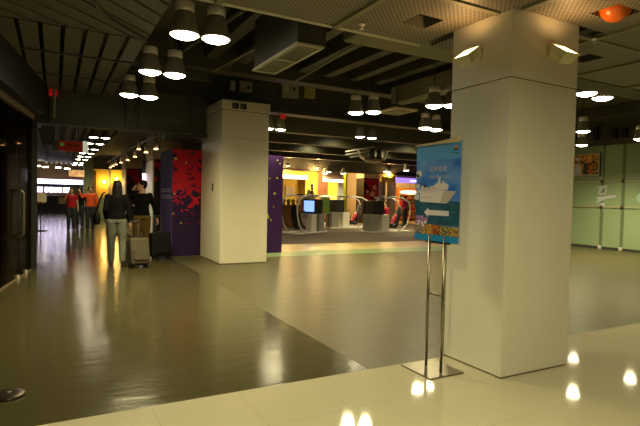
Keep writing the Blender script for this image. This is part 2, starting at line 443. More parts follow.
for y, lab in ((7.9, 'thin pipe across the slatted boards at upper left, nearer one'), (9.4, 'thin pipe across the slatted boards at upper left, further one')):
    tag(MB().tube([(-.42, y, 3.338), (1.05, y, 3.338)], .012, 6).build('conduit_pipe', 'beam'), lab, 'pipe', 'thin pipes under the slats')
tag(MB().tube([(-.2, 4.2, 3.33), (.5, 6.0, 3.33), (1.0, 6.6, 3.33)], .02, 6).build('conduit_pipe', 'beam'), 'slanting pipe under the angled ceiling boards at the top left corner', 'pipe')
# cross beam and bulkhead
b = MB()
b.box(-3, 2.955, 10.98, 11.03, 2.74, 3.55).box(-3, 2.955, 10.86, 11.15, 2.70, 2.745).box(-3, 2.955, 10.86, 11.15, 3.52, 3.56)
for x in (-.1, 1.28, 1.52, 2.6): b.box(x, x+.03, 10.88, 10.98, 2.745, 3.52)
struct(b.build('trim_60', 'beam'), 'dark steel cross beam over the corridor mouth')
struct(MB().box(-3, 30, 11.05, 11.15, 3.56, 4.3).build('wall_header', 'beam'), 'dark bulkhead above the cross beam')
b = MB().box(4.02, 30, 10.98, 11.15, 3.42, 3.56).box(4.02, 30, 10.80, 11.15, 3.38, 3.43)
struct(b.build('trim_61', 'beam'), 'steel edge of the bulkhead right of the far pillar')
b = MB(); b.box(-.3, 2.0, 8.9, 9.2, 3.62, 3.8).box(-.3, 2.6, 9.45, 9.6, 3.6, 3.72)
struct(b.build('trim_62', 'beam'), 'horizontal beams behind the lamps above the far pillar')
# ribbed deck over the right
b = MB()
for k in range(12):
    x = 2.4+k*.62
    b.box(x, x+.2, 4.3, 9.1, 3.92, 4.3)
struct(b.build('ceiling', 'beam'), 'ribs of the concrete deck above the hanging lamps')
struct(MB().box(2.0, 12, 9.15, 9.5, 3.75, 4.3).build('trim_63', 'beam'), 'cross beam closing the ribbed deck')
b = MB().smooth()
b.sm = False
b.box(2.62, 9.4, 4.02, 4.5, 3.02, 3.40, .03)
struct(b.build('trim_64', 'duct'), 'olive boxed duct behind the perforated ceiling edge')
b = MB().box(6.6, 6.95, 5.0, 9.1, 3.55, 3.9)
struct(b.build('trim_65', 'duct'), 'olive duct running away behind the hanging lamps')
# corridor and games hall ceilings
struct(MB().box(-3, 4.0, 11.2, 46, 3.5, 3.6).build('ceiling', 'slab'), 'dark corridor ceiling')
struct(MB().box(4.0, 30, 11.2, 30, 3.75, 3.85).build('ceiling', 'slab'), 'dark ceiling of the games hall')
for k, y in enumerate((13.2, 15.8, 18.6, 21.4)):
    struct(MB().box(4.0, 26, y, y+.35, 3.3, 3.75).build('trim_%d' % (70+k), 'beam'))
struct(MB().box(9, 30, 23.5, 23.9, 2.85, 3.75).build('trim_80', 'slab'), 'brown fascia above the shops')
struct(MB().box(12.7, 13.9, 23.5, 23.56, 2.3, 2.85).build('trim_82', 'brown_wall'))
struct(MB().box(3.98, 4.05, 12.5, 30, 2.75, 3.75).build('trim_81', 'beam'))
for k in range(9):
    struct(MB().box(-.6+.3*k, -.42+.3*k, 11.2, 40, 3.38, 3.42).build('trim_%d' % (85+k), 'slab'))

# ---------------------------------------------------------------- pillars
def near_pillar():
    x0, x1, y0, y1 = 3.122, 3.929, 2.742, 3.394
    t = struct(thing('pillar', 'large square white clad pillar in the right foreground', 'pillar', (x0, y0, 0)))
    dx, dy = x1-x0, y1-y0
    MB().box(.006, dx-.006, .006, dy-.006, 0, 2.96).build('core', 'seam', t)
    b = MB().box(0, dx, 0, dy, .012, 2.378, .004)
    b.build('lower_cladding', 'pillar', t)
    MB().box(0, dx, 0, dy, 2.386, 2.955, .004).build('upper_cladding', 'pillar', t)
    MB().box(.055, .058, -.0012, .01, .02, 2.37).box(dx-.05, dx-.047, -.0012, .01, .02, 2.37).build('panel_joint', 'pillar_far', t)
    return t
near_pillar()
def far_pillar():
    x0, x1, y0, y1 = 2.975, 3.998, 9.85, 11.38
    t = struct(thing('pillar', 'cream clad pillar in the middle distance beside the purple kiosk', 'pillar', (x0, y0, 0)))
    dx, dy = x1-x0, y1-y0
    MB().box(.008, dx-.008, .008, dy-.008, 0, 3.34).build('core', 'seam', t)
    MB().box(0, dx, 0, dy, .015, 2.588, .004).build('lower_cladding', 'pillar_far', t)
    MB().box(0.003, dx-.003, 0.003, dy, 2.592, 3.15, .004).build('upper_cladding', 'pillar_far', t)
    MB().box(-.015, dx+.015, -.02, dy, 3.165, 3.355, .006).build('top_band', 'pillar_far', t)
    for k in range(2):
        b = MB().box(.20+.17*k, .33+.17*k, -.06, -.021, 3.18, 3.30, .004).m(1)
        for q in (.035, .075): b.box(.20+.17*k+q, .22+.17*k+q, -.063, -.06, 3.22, 3.25)
        b.build('socket', ['grille', 'black'], t)
    MB().box(-.012, .0, .55, .62, 1.50, 1.66).build('latch', 'dark_grey', t)
far_pillar()
def shop_pillar(x0, y0, label, mural='red_mural', dx=1.02, dy=1.5, ztop=3.5, core='white_p'):
    t = struct(thing('pillar', label, 'pillar', (x0, y0, 0)))
    MB().box(0, dx, 0, dy, 2.62, ztop).build('upper_cladding', 'cream', t)
    MB().box(.004, dx-.004, .004, dy, 0, 2.6).build('core', core, t)
    MB().box(.05, dx-.01, -.02, .003, .02, 2.6).build('poster_wrap', mural, t)
    return t
shop_pillar(2.975, 17.9, 'corridor pillar with black and red poster wrap behind the purple kiosk')
shop_pillar(2.975, 25.4, 'second corridor pillar with black and red poster wrap, further off')
p3 = shop_pillar(15.65, 24.0, 'games hall pillar with dark red poster and beige top', ztop=3.7, core='dark_brown', dy=.8)

# ================================================================= LAMPS
def bell_lamp(label, loc, rod=0, group='bell lamps', power=BELL_W, cat='lamp'):
    t = thing('bell_lamp', label, cat, loc, 0, group)
    b = MB().smooth().lathe([(.15, 0), (.153, .010), (.146, .04), (.130, .11), (.108, .195), (.092, .235)], seg=28, cap=False)
    b.build('bell', 'bell', t)
    MB().smooth().lathe([(.092, .23), (.100, .245), (.100, .325), (.094, .335), (.02, .34)], seg=24).build('cap', 'cap', t)
    MB().smooth().lathe([(.144, .008), (.125, -.018), (.08, -.036), (.01, -.044)], seg=28).build('lens', 'lens', t)
    MB().smooth().tube([(.150*math.cos(a*math.pi/14), .150*math.sin(a*math.pi/14), .0) for a in range(29)], .006, 5).build('rim', 'cap', t)
    if rod: MB().tube([(0, 0, .335), (0, 0, .335+rod)], .008, 6).build('rod', 'dark_grey', t)
    spot('bulb', t, (0, 0, -.07), power)
    return t
Z = 3.08
places = [
 (1.19, 5.33, Z, 'big silver-capped bell lamp, left of the nearest pair at upper left'),
 (1.515, 5.29, Z, 'big silver-capped bell lamp, right of the nearest pair at upper left'),
 (1.145, 7.18, Z, 'bell lamp, left of the second pair behind the biggest lamps'),
 (1.475, 7.17, Z, 'bell lamp, right of the second pair behind the biggest lamps'),
 (1.105, 9.04, Z, 'bell lamp, left of the third pair just before the cross beam'),
 (1.43, 9.04, Z, 'bell lamp, right of the third pair just before the cross beam'),
 (5.15, 8.25, 3.075, 'hanging bell lamp in the middle, left of the pair above the suspended chrome ring'),
 (5.46, 8.10, 3.10, 'hanging bell lamp in the middle, right of the pair beside the ceiling diffuser'),
 (5.92, 6.87, Z, 'larger bell lamp hanging left of the near pillar, upper pair'),
 (6.24, 6.78, Z+.03, 'bell lamp half hidden by the near pillar, upper pair'),
 (7.55, 9.05, Z, 'smaller bell lamp above the poster, left of the lower pair'),
 (7.93, 9.12, Z, 'smaller bell lamp above the poster, right of the lower pair'),
 (7.10, 4.80, Z, 'bright lamp just right of the near pillar under the soffit, left of two'),
 (7.60, 4.86, Z, 'bright lamp right of the near pillar under the soffit, right of two'),
 (10.75, 7.31, Z, 'bell lamp right of the near pillar above the picture, upper one'),
 (13.2, 9.0, Z, 'small bell lamp right of the near pillar close above the picture, lower one'),
 (13.02, 7.30, Z, 'bell lamp cut by the right edge of the frame'),
]
for x, y, z, lab in places:
    bell_lamp(lab, (x, y, z), rod=4.3-z-.335, power=BELL_W*(.8 if 5 < x < 10 else 2.2 if x > 10 else 1))
# unseen downlights added overhead and behind the camera to light tiles and pillar
for k, (x, y, pw) in enumerate(((.3, 1.0, 2.3), (2.2, 1.0, 1.2), (4.6, .6, .35), (6.9, 1.8, .6), (2.2, -1.2, .6), (.2, -1.2, 1.0))):
    t = thing('added_downlight', 'unseen added downlight in the perforated ceiling over the cream tiles', 'lamp', (x, y, 2.9), 0, 'added downlights over the tiles')
    MB().smooth().lathe([(.09, -.012), (.095, 0), (.08, .0), (.07, -.012)], seg=20, cap=False).build('ring', 'cap', t)
    MB().lathe([(.075, -.004), (.075, -.002)], seg=20).build('lens', 'lens_far', t)
    spot('bulb', t, (0, 0, -.03), DOWN_W*pw, 168, .9)
for k, (x, y, pw) in enumerate(((9.0, 15.2, 1), (12.5, 15.2, 1), (9.4, 18.2, .8), (13.0, 18.2, .8), (16.0, 18.2, .8))):  # hidden downlights added between the beams to light the simulators
    t = thing('added_downlight', 'hidden added downlight between the beams of the games hall ceiling', 'lamp', (x, y, 3.75), 0, 'added downlights in the games hall')
    MB().smooth().lathe([(.09, -.012), (.095, 0), (.08, .0), (.07, -.012)], seg=20, cap=False).build('ring', 'cap', t)
    MB().lathe([(.075, -.004), (.075, -.002)], seg=20).build('lens', 'lens_far', t)
    spot('bulb', t, (0, 0, -.03), 150*pw, 160, .9)
# corridor lamps, two rows
ordinal = ['first', 'second', 'third', 'fourth', 'fifth', 'sixth', 'seventh', 'eighth', 'ninth']
def small_lamp(label, loc, rod, group, lens='lens_far', power=BELL_W*.5, r=.135):
    t = thing('small_bell_lamp', label, 'lamp', loc, 0, group)
    MB().smooth().lathe([(r, 0), (r*.85, .12), (r*.6, .22), (r*.58, .3), (.01, .305)], seg=18, cap=False).build('bell', 'bell', t)
    MB().smooth().lathe([(r*.97, .005), (r*.6, -.015), (.01, -.02)], seg=18).build('lens', lens, t)
    MB().tube([(0, 0, .3), (0, 0, .3+rod)], .008, 5).build('rod', 'dark_grey', t)
    if power: spot('bulb', t, (0, 0, -.05), power)
    return t
for k, y in enumerate((16.55, 18.7, 21.2, 23.5, 25.7, 28.0, 31.3, 33.6)):
    for s_, x in (('left', 1.03), ('right', 1.36)):
        small_lamp('corridor lamp, %s of the %s pair counted from the cross beam' % (s_, ordinal[k]), (x, y, Z), .12, 'corridor ceiling lamps', power=BELL_W*.42)
for x, y, z, lab in ((4.645, 11.47, Z, 'games hall lamp just right of the far pillar, left of two'), (4.96, 11.45, Z, 'games hall lamp just right of the far pillar, right of two'),
                (7.28, 11.42, Z, 'games hall lamp behind the bulkhead above the suspended frame, left of two'), (7.69, 11.45, Z, 'games hall lamp behind the bulkhead above the suspended frame, right of two'),
                (12.72, 23.3, 2.72, 'small lamp high before the lit shops, left of the middle pair'), (12.14, 21.85, 2.72, 'small lamp high before the lit shops, right of the middle pair'),
                (13.37, 22.5, 2.72, 'small lamp before the lime green shop'), (13.7, 19.15, 2.72, 'small lamp before the cream columns'), (13.8, 17.75, 2.72, 'small lamp before the shop with purple sign')):
    small_lamp(lab, (x, y, z), 3.75-z-.3, 'games hall lamps', power=BELL_W*1.3)
# spotlights on the corridor track
t = struct(MB().box(2.42, 2.48, 13.6, 28.5, 3.02, 3.06).build('trim_95', 'dark_grey'), 'lighting track along the corridor shops')
tr = [(2.5, 14.52, 2.66), (2.5, 16.25, 2.69), (2.42, 17.2, 2.85), (2.5, 18.66, 2.7), (2.5, 20.7, 2.7), (2.5, 22.9, 2.72), (2.5, 24.85, 2.73), (2.5, 26.2, 2.72), (2.5, 27.4, 2.70)]
for k, (x, y, z) in enumerate(tr):
    q = thing('track_spotlight', 'slim silver track spotlight, %s from the purple kiosk' % ordinal[k], 'spotlight', (x, y, z), 0, 'track spotlights over the corridor shops')
    MB().smooth().cyl((0, 0, .02), (0, 0, .26), .055, .045).build('barrel', 'cap', q)
    MB().cyl((0, 0, 0), (0, 0, .018), .06).build('lens', 'warm_bulb', q)
    MB().box(-.015, .015, -.02, .02, .25, 3.03-z).build('bracket', 'dark_grey', q)
    spot('bulb', q, (0, 0, -.03), 14, 90, .6, (1, .6, .28), .05, (R(-20), R(15), 0))
# flood lamps on the near pillar
def flood(label, loc, rz):
    t = thing('floodlight', label, 'floodlight', loc, rz, 'floodlights on the near pillar'); t.scale = (.86, .86, .86)      # local -y sticks out of the pillar
    MB().box(-.035, .035, -.012, 0, -.05, .06, .004).build('wall_plate', 'flood_body', t)
    MB().tube([(0, -.01, .01), (0, -.06, .015), (0, -.09, -.01)], .014, 8).build('arm', 'chrome', t)
    X = Matrix.Translation((0, -.16, -.03)) @ Matrix.Rotation(R(36), 4, 'X')
    b = MB(); prof = [(.055, -.085), (.085, -.05), (.095, .028), (.098, .035)]
    rings = []
    for hw, z in prof:
        rings.append([b.bm.verts.new(X @ Vector((sx*hw, sy*hw*.95, z))) for sx, sy in ((-1, -1), (1, -1), (1, 1), (-1, 1))])
    b.skin(rings, False); b.bm.faces.new(rings[0][::-1])
    b.build('housing', 'flood_body', t)
    MB().box(-.09, .09, -.085, .085, .024, .030, X=X).build('glass', 'flood_glass', t)
    MB().box(-.1, .1, -.1, -.09, .025, .034, X=X).box(-.1, .1, .09, .1, .025, .034, X=X).box(-.1, -.092, -.1, .1, .025, .034, X=X).box(.092, .1, -.1, .1, .025, .034, X=X).build('bezel', 'flood_body', t)
    sp = spot('bulb', t, X @ Vector((0, 0, .06)), FLOOD_W, 150, .5, (1, .53, .17), .06, (R(180+22), 0, 0))
    return t
flood('cream floodlight on the left face of the near pillar, aimed up', (3.122, 3.07, 2.625), R(-90))
flood('cream floodlight on the right face of the near pillar, aimed up', (3.55, 2.742, 2.625), 0)
# orange dome
t = thing('warning_dome', 'orange half-round dome hanging in a ceiling opening, top right', 'dome', (3.86, 2.39, 2.95))
b = MB().smooth(); b.lathe([(.118, .03), (.12, 0), (.118, -.015), (.105, -.055), (.078, -.09), (.045, -.11), (.005, -.118)], seg=26); b.build('dome', 'orange', t)
MB().lathe([(.122, -.012), (.124, -.006), (.122, 0)], seg=26).build('band', 'orange', t)
MB().box(-.16, .14, -.12, .11, .03, .04).build('mount_plate', 'brown_frame', t)

# ================================================================= WALL AND CEILING EQUIPMENT
t = thing('air_duct', 'boxed air duct with a long cream grille, right of the biggest lamps', 'duct', (2.16, 4.6, 2.95))
MB().box(0, .33, 0, 1.25, .02, .62, .01).build('duct_body', 'beam', t)
gr = MB().box(-.015, .02, -.02, 1.27, 0, .025).box(.26, .295, -.02, 1.27, 0, .025).box(.02, .26, -.02, .02, 0, .025).box(.02, .26, 1.23, 1.27, 0, .025).box(.02, .26, .60, .64, 0, .025).build('grille_frame', 'grille', t)
b = MB()
for k in range(7): b.box(.045+k*.032, .052+k*.032, .02, 1.23, .012, .015)
for k in range(26): b.box(.02, .26, .06+k*.045, .067+k*.045, .012, .014)
b.build('grille_mesh', 'grille', gr)
MB().box(.02, .26, .0, 1.25, .0185, .0195).build('grille_back', 'black', gr)
t = thing('ceiling_diffuser', 'flat pale square air diffuser beyond the middle lamps', 'diffuser', (6.5, 8.75, 3.3))
MB().box(-.3, .3, -.36, .36, 0, .04, .01).build('plate', 'cream', t)
MB().box(-.2, .2, -.25, .25, -.02, 0, .008).build('inner_plate', 'duct', t)
MB().tube([(0, 0, .04), (0, 0, 1.0)], .02, 6).build('hanger', 'dark_grey', t)
def switch_box(label, loc, wd, ht, mname):
    t = thing('switch_box', label, 'electrical box', loc)
    MB().box(-wd/2, wd/2, -.10, 0, 0, ht, .006).build('enclosure', mname, t)
    MB().smooth().cyl((wd*.2, -.10, ht*.45), (wd*.2, -.125, ht*.45), .035).build('knob', 'black', t)
    MB().box(-wd*.35, -wd*.1, -.103, -.1, ht*.35, ht*.62).build('name_plate', 'grille', t)
    MB().tube([(-wd*.3, -.05, ht), (-wd*.5, -.05, ht+.1), (-wd*.4, -.04, ht+.22)], .015, 6).build('conduit', 'dark_grey', t)
    return t
switch_box('grey switch box on the bulkhead right above the far pillar', (3.86, 11.05, 3.80), .30, .24, 'grey_box')
switch_box('grey switch box on the bulkhead right of the air grille', (4.98, 11.05, 3.80), .44, .46, 'grey_box')
t = thing('isolator_box', 'narrow pale isolator box with cable above the far pillar sockets', 'electrical box', (3.55, 11.05, 3.80))
MB().box(-.06, .06, -.08, 0, 0, .22, .005).build('enclosure', 'grille', t)
MB().tube([(0, -.04, 0), (.02, -.3, -.15), (.06, -.9, -.38), (.05, -1.19, -.48)], .012, 6).build('cable', 'dark_grey', t)
t = thing('control_panel', 'yellow control panel box with dark marks on the bulkhead', 'control panel', (5.53, 11.05, 3.86))
MB().box(-.14, .14, -.06, 0, 0, .34, .006).build('case', 'label_yellow', t)
b = MB().box(-.10, .10, -.064, -.06, .25, .29)
for k in range(3): b.box(-.1+.075*k, -.06+.075*k, -.064, -.06, .13, .16)
b.box(-.11, -.08, -.064, -.06, .19, .22).box(-.03, .03, -.064, -.06, .05, .07)
b.build('marks', 'brown_frame', t)
tag(MB().tube([(3.75, 11.0, 4.2), (4.05, 10.95, 4.1), (4.28, 10.9, 3.8), (4.35, 10.9, 3.45)], .018, 6).tube([(3.5, 11.0, 4.1), (3.35, 10.95, 4.0), (3.38, 10.9, 3.7), (3.6, 10.9, 3.5)], .012, 6).build('loose_cables', 'dark_grey'), 'dark loose cables looping over the top of the far pillar', 'cables')
tag(MB().box(-.07, .07, -.06, 0, -.07, .07, .01).build('red_indicator', 'red_lamp', loc=(-.04, 10.86, 3.30)), 'small square red lamp on the dark cross beam at upper left', 'indicator lamp')
tag(MB().box(-.06, .06, -.05, 0, -.05, .05, .01).build('fire_call_point', 'red_lamp', loc=(4.72, 10.79, 3.30)), 'small red box under the bulkhead right of the far pillar', 'call point')
tag(MB().tube([(2.0, 4.05, 3.0), (2.0, 5.2, 3.6), (1.7, 8.0, 3.62)], .03, 8).tube([(2.55, 4.7, 3.6), (2.75, 9.0, 3.75)], .03, 8).build('ceiling_pipes', 'beam'), 'dark pipes running away beside the air duct', 'pipes')
tag(MB().tube([(2.57, 4.6, 3.42), (2.57, 9.1, 3.7)], .022, 8).tube([(3.2, 4.55, 3.3), (4.2, 9.1, 3.7)], .02, 8).build('sprinkler_pipe', 'duct'), 'olive pipe under the ribbed deck beside the grille', 'pipes')
for (x, y, lab) in ((2.30, 3.62, 'small round sprinkler head on the ceiling bar near the hatch'), (4.27, 2.83, 'small sprinkler head at the ceiling bar right of the near pillar')):
    t = thing('fire_sprinkler', lab, 'sprinkler', (x, y, 2.888)); MB().smooth().lathe([(.03, 0), (.03, -.006), (.012, -.012), (.01, -.035), (.022, -.04)], seg=14).build('head', 'cap', t)

# ================================================================= RIGHT: GLASS ROOM
GX = 15.4
o = MB().box(GX, GX+.04, 8.45, 13.0, .07, 3.28).build('wall_glass', 'green_glass'); struct(o, 'frosted green glass wall of the side room')
o = MB().box(GX, GX+4, 8.3, 8.44, .07, 3.28).build('wall_glass', 'green_glass'); struct(o, 'returning end of the green glass wall at the right edge')
struct(MB().box(GX-.02, GX+.06, 8.4, 13, 0, .07).build('baseboard_right', 'dark_grey'))
for k, y in enumerate((9.73, 9.07, 8.45)):
    struct(MB().box(GX-.006, GX, y-.05, y+.05, .07, 3.28).build('trim_%d' % (100+k), 'glass_seam'))
struct(MB().box(GX-.012, GX, 9.735, 9.79, 2.17, 3.28).build('trim_103', 'rail'))
for k, z in enumerate((2.14, 1.33)):
    r = tag(MB().box(GX-.035, GX-.005, 8.5, 13, z-.025, z+.025).build('glass_rail', 'rail'), ['upper', 'lower'][k]+' pale rail across the green glass wall', 'rail', 'rails on the green glass wall')
    for y in (9.73, 9.07): MB().smooth().cyl((GX-.06, y, z), (GX-.03, y, z), .05).build('clamp', 'clamp', r)
for y in (9.73, 9.07): tag(MB().box(GX-.05, GX+.0, y-.05, y+.05, .0, .1, .005).build('floor_clamp', 'cap'), 'small metal floor clamp at the foot of the green glass, %s' % ('left one' if y > 9.5 else 'right one'), 'clamp', 'floor clamps of the glass wall')
struct(MB().box(GX+.05, GX+.2, 8.2, 13, 3.28, 4.3).build('wall_glass_head', 'slab'), 'dull wall above the green glass')
struct(MB().box(GX-1.2, GX+4, 6.0, 13, 4.0, 4.28).build('trim_104', 'beam'))
# framed picture
t = thing('wall_picture', 'silver framed colour picture of a crowd on the green glass wall', 'picture', (GX-.02, 9.8, 2.32))
MB().box(-.06, 0, 0, 1.0, 0, .74).build('backing', 'dark_grey', t)
MB().box(-.075, -.02, 0, .05, 0, .74).box(-.075, -.02, .95, 1, 0, .74).box(-.075, -.02, .05, .95, 0, .05).box(-.075, -.02, .05, .95, .69, .74).build('frame', 'rail', t)
b = MB().box(-.066, -.06, .05, .95, .05, .69)
b.m(1).prism([(.62, .06), (.90, .06), (.88, .34), (.80, .42), (.68, .40), (.62, .28)], lambda u, v: (-.067, u, v), (-.002, 0, 0))
b.m(1).prism([(.76+.09*math.cos(a*.5236), .56+.06*math.sin(a*.5236)) for a in range(12)], lambda u, v: (-.067, u, v), (-.002, 0, 0))
b.m(2).prism([(.32, .08), (.24, .08), (.34, .40), (.42, .38)], lambda u, v: (-.067, u, v), (-.002, 0, 0))
b.m(3).prism([(.72+.07*math.cos(a*.5236), .47+.05*math.sin(a*.5236)) for a in range(12)], lambda u, v: (-.067, u, v), (-.002, 0, 0))
b.m(3).prism([(.47+.07*math.cos(a*.5236), .47+.05*math.sin(a*.5236)) for a in range(12)], lambda u, v: (-.067, u, v), (-.002, 0, 0))
b.m(4).prism([(.40, .06), (.56, .06), (.55, .40), (.42, .42)], lambda u, v: (-.0665, u, v), (-.002, 0, 0))
b.build('print', ['screen_orange', mat('print_white', (.62, .6, .62), .5), mat('print_red', (.6, .06, .02), .5), mat('print_face', (.5, .2, .08), .5), mat('print_dark', (.05, .05, .03), .5)], t)
# white brush mark on the glass
def gx(u, v): return (GX-.012, 9.92-u, 1.42+v)
b = MB()
for pl in ([(.02, .55), (.34, .60), (.36, .54), (.22, .50), (.12, .34), (.04, .32), (.10, .48)], [(.30, .50), (.36, .52), (.30, .34), (.24, .30)],
           [(.0, .22), (.30, .26), (.66, .30), (.62, .22), (.30, .16), (.10, .06), (.0, .04), (.06, .14)], [(.10, .30), (.22, .38), (.26, .32), (.14, .27)], [(.12, .0), (.24, .06), (.30, .0), (.22, -.16), (.12, -.14)]):
    b.prism(pl, gx, (-.004, 0, 0))
tag(b.build('brush_emblem', mat('emblem_white', (.62, .64, .66), .5)), 'white brush-stroke emblem on the green glass wall', 'emblem')
tag(MB().smooth().ell((0, 0, 0), (.03, .16, .16)).build('round_sticker', mat('pale_green_disc', (.42, .6, .5), .4), loc=(GX-.02, 8.52, 1.62)), 'pale round disc on the green glass at the right edge', 'sticker')
for k, (y, h, lab) in enumerate(((9.95, .45, 'dark narrow loudspeaker hanging above the green glass, left one'), (9.35, .36, 'dark hanging fitting above the green glass, middle one'), (9.05, .30, 'dark hanging fitting above the green glass, right one'))):
    t = thing('wall_speaker', lab, 'speaker', (GX-.1, y, 3.45))
    MB().box(-.08, .05, -.07, .07, 0, h, .01).build('cabinet', 'black', t)
    MB().box(-.01, .12, -.015, .015, h*.5, h*.5+.03).build('bracket', 'dark_grey', t)
    MB().tube([(.08, 0, h), (.05, -.1, h-.3), (.05, -.3, h-.35), (.08, -.4, h)], .012, 6).build('cable', 'dark_grey', t)

# ================================================================= LEFT: GLASS SHOPFRONT
P0 = Vector((-.36, 10.32, 0)); dv = Vector((-.32, -2.12, 0)).normalized(); nv = Vector((dv.y, -dv.x, 0))
ang = math.atan2(dv.y, dv.x)
t = struct(thing('window_1', 'dark glass shopfront on the left', 'window', P0, ang))
MB().box(.1, 1.0, -.01, .01, .02, 2.68).build('glass_pane', 'glass', t)
MB().box(2.05, 7.5, -.01, .01, .02, 2.68).build('glass_pane', 'glass', t)
MB().box(.0, 7.5, -.05, .05, 2.68, 2.78).build('window_frame', 'brown_frame', t)
MB().box(.08, 7.5, -.015, .015, 0, .02).build('sill', 'brown_frame', t)
dr = struct(thing('door_1', 'glass door of the left shopfront', 'door', P0, ang))
MB().box(1.01, 2.04, -.012, .012, .035, 2.66).build('glass_pane', 'glass', dr)
h = MB()
h.tube([(1.16, -.10, .73), (1.16, -.10, 1.37)], .018, 8).tube([(1.16, .10, .73), (1.16, .10, 1.37)], .018, 8)
h.tube([(1.16, -.10, .73), (1.16, -.07, .69), (1.16, .07, .69), (1.16, .10, .73)], .018, 8).tube([(1.16, -.10, 1.37), (1.16, -.07, 1.41), (1.16, .07, 1.41), (1.16, .10, 1.37)], .018, 8)
h.smooth().build('door_handle', 'steel', dr, label='pale D shaped door handle')
for x in (1.07, .5): MB().box(x, x+.05, -.03, .03, 0, .06).build('patch_fitting', 'cap', dr)
struct(MB().box(-.09, .08, -.06, .10, 0, 4.3).build('trim_110', 'black', loc=P0), 'black post at the end of the glass shopfront')
struct(MB().box(.08, 7.5, -.04, .2, 2.78, 3.35).build('wall_left_header', 'black', loc=P0, rz=ang))
struct(MB().box(.0, 7.5, -.10, .2, 3.35, 4.3).build('wall_left_header', 'slab', loc=P0, rz=ang), 'dull upper wall over the glass shopfront')
struct(MB().box(-5, -.50, 13.95, 14.05, 0, 3.3).build('wall_shop', 'slab'))
struct(MB().box(-5, -.3, 10.42, 14, 2.95, 3.0).build('ceiling', 'black'))
tag(MB().box(-1.4, -.8, 13.88, 13.94, .2, 2.15).build('shop_poster', mat('brown_poster', (.13, .06, .025), .5, var=.5, vscale=5)), 'brown poster board behind the dark glass shopfront', 'poster')
tag(MB().box(-.82, -.62, 13.85, 13.94, 2.22, 2.72).build('pale_panel', 'grey'), 'pale upright panel behind the dark glass above the poster', 'panel')
tag(MB().tube([(-.02, 10.75, 2.8), (-.02, 10.75, 4.3)], .025, 8).build('downpipe', 'duct'), 'thin upright pipe beside the black post at upper left', 'pipe')
t = thing('cable_tray', 'ladder-like cable tray under the corridor ceiling beside the black post', 'cable tray', (-.42, 11.6, 3.0))
MB().box(0, .03, 0, 8, 0, .06).box(.42, .45, 0, 8, 0, .06).build('side_rail', 'beam', t)
for k in range(16): MB().box(.03, .42, .2+k*.5, .23+k*.5, .01, .04).build('rung', 'beam', t)
MB().tube([(.2, 2, .06), (.2, 2, .5)], .01, 6).tube([(.2, 6, .06), (.2, 6, .5)], .01, 6).build('hanger', 'dark_grey', t)
# round floor cover
t = thing('floor_outlet_cover', 'round dark metal cover on the grey floor at the lower left edge', 'floor cover', (-.27, 3.95, 0))
MB().smooth().lathe([(.105, 0), (.107, .008), (.095, .018), (.05, .022), (.005, .023)], seg=32).build('plate', mat('bronze_dark', (.035, .022, .014), .35, .5), t)
MB().smooth().lathe([(.02, .0225), (.018, .027), (.003, .028)], seg=16).build('screw_cap', 'clamp', t)

# ================================================================= SIGN STAND
t = thing('sign_stand', 'chrome floor stand holding the cruise ship poster before the near pillar', 'sign stand', (2.77, 3.145, 0))
MB().box(-.178, .178, -.184, .184, 0, .012, .002).build('base_plate', 'steel', t)
pole_ys = (.075, -.105)
for y in pole_ys: MB().smooth().cyl((0, y, .012), (0, y, 1.12), .0125, seg=14).build('pole', 'steel', t)
MB().smooth().cyl((0, pole_ys[0], .63), (0, pole_ys[1], .63), .009, seg=10).build('crossbar', 'steel', t)
MB().box(.004, .012, -.16, .13, 1.05, 1.20).build('back_bracket', 'steel', t)
PY0, PY1, PZ0, PZ1 = 3.412, 2.878, 1.068, 1.862      # left (far) edge, right (near) edge
hld = thing('poster_holder', 'clear acrylic poster holder on the chrome stand', 'poster holder', (2.77, 3.145, 0))
b = MB().box(-.014, -.011, PY1-.012-3.145, PY0+.012-3.145, PZ0-.01, PZ1+.012)
b.build('front_sheet', 'acrylic', hld)
MB().box(-.002, .003, PY1-.012-3.145, PY0+.012-3.145, PZ0-.01, PZ1+.012).build('back_sheet', 'acrylic', hld)
b = MB()
pts = [(PY0+.01-3.145, .012), (PY0-.10-3.145, .018), (PY0-.25-3.145, .020), (PY0-.40-3.145, .032), (PY1+.03-3.145, .055)]
for p, q in zip(pts, pts[1:]):
    b.prism([(p[0], PZ1), (q[0], PZ1), (q[0], PZ1+q[1]), (p[0], PZ1+p[1])], lambda u, v: (-.016, u, v), (.016, 0, 0))
b.build('top_lip', mat('acrylic_lip_glint', (.72, .62, .42), .12, trans=.3), hld)  # pale tint puts reflection highlights into the colour of the clear lip
po = thing('cruise_poster', 'blue poster of a white cruise ship with a left arrow on the chrome stand', 'poster', (2.766, PY0, PZ0))
PW, PH = PY0-PY1, PZ1-PZ0
def pc(k): return lambda u, v: (-k*.0006, -u*PW, v*PH)
def sheet(name, poly, mname, k, label=None):
    b = MB(); b.prism(poly, pc(k), (.0004, 0, 0)); return b.build(name, mname, po, label=label)
def two_tone(name, a, bcol, scale, seed=1):
    m = mat(name, a, .4); nt, bs = nodes(m); tc, o_ = sepxyz(nt)
    mp = nt.nodes.new('ShaderNodeMapping'); mp.inputs['Location'].default_value = (seed, seed, seed); mp.inputs['Scale'].default_value = (1, 1, 1.7)
    nt.links.new(tc.outputs['Object'], mp.inputs[0])
    n = nt.nodes.new('ShaderNodeTexNoise'); n.inputs['Scale'].default_value = scale; n.inputs['Detail'].default_value = 3; nt.links.new(mp.outputs[0], n.inputs['Vector'])
    r = nt.nodes.new('ShaderNodeMapRange'); r.inputs[1].default_value = .42; r.inputs[2].default_value = .68; nt.links.new(n.outputs['Fac'], r.inputs[0])
    nt.links.new(mixc(nt, r.outputs[0], a, bcol), bs.inputs['Base Color']); return m
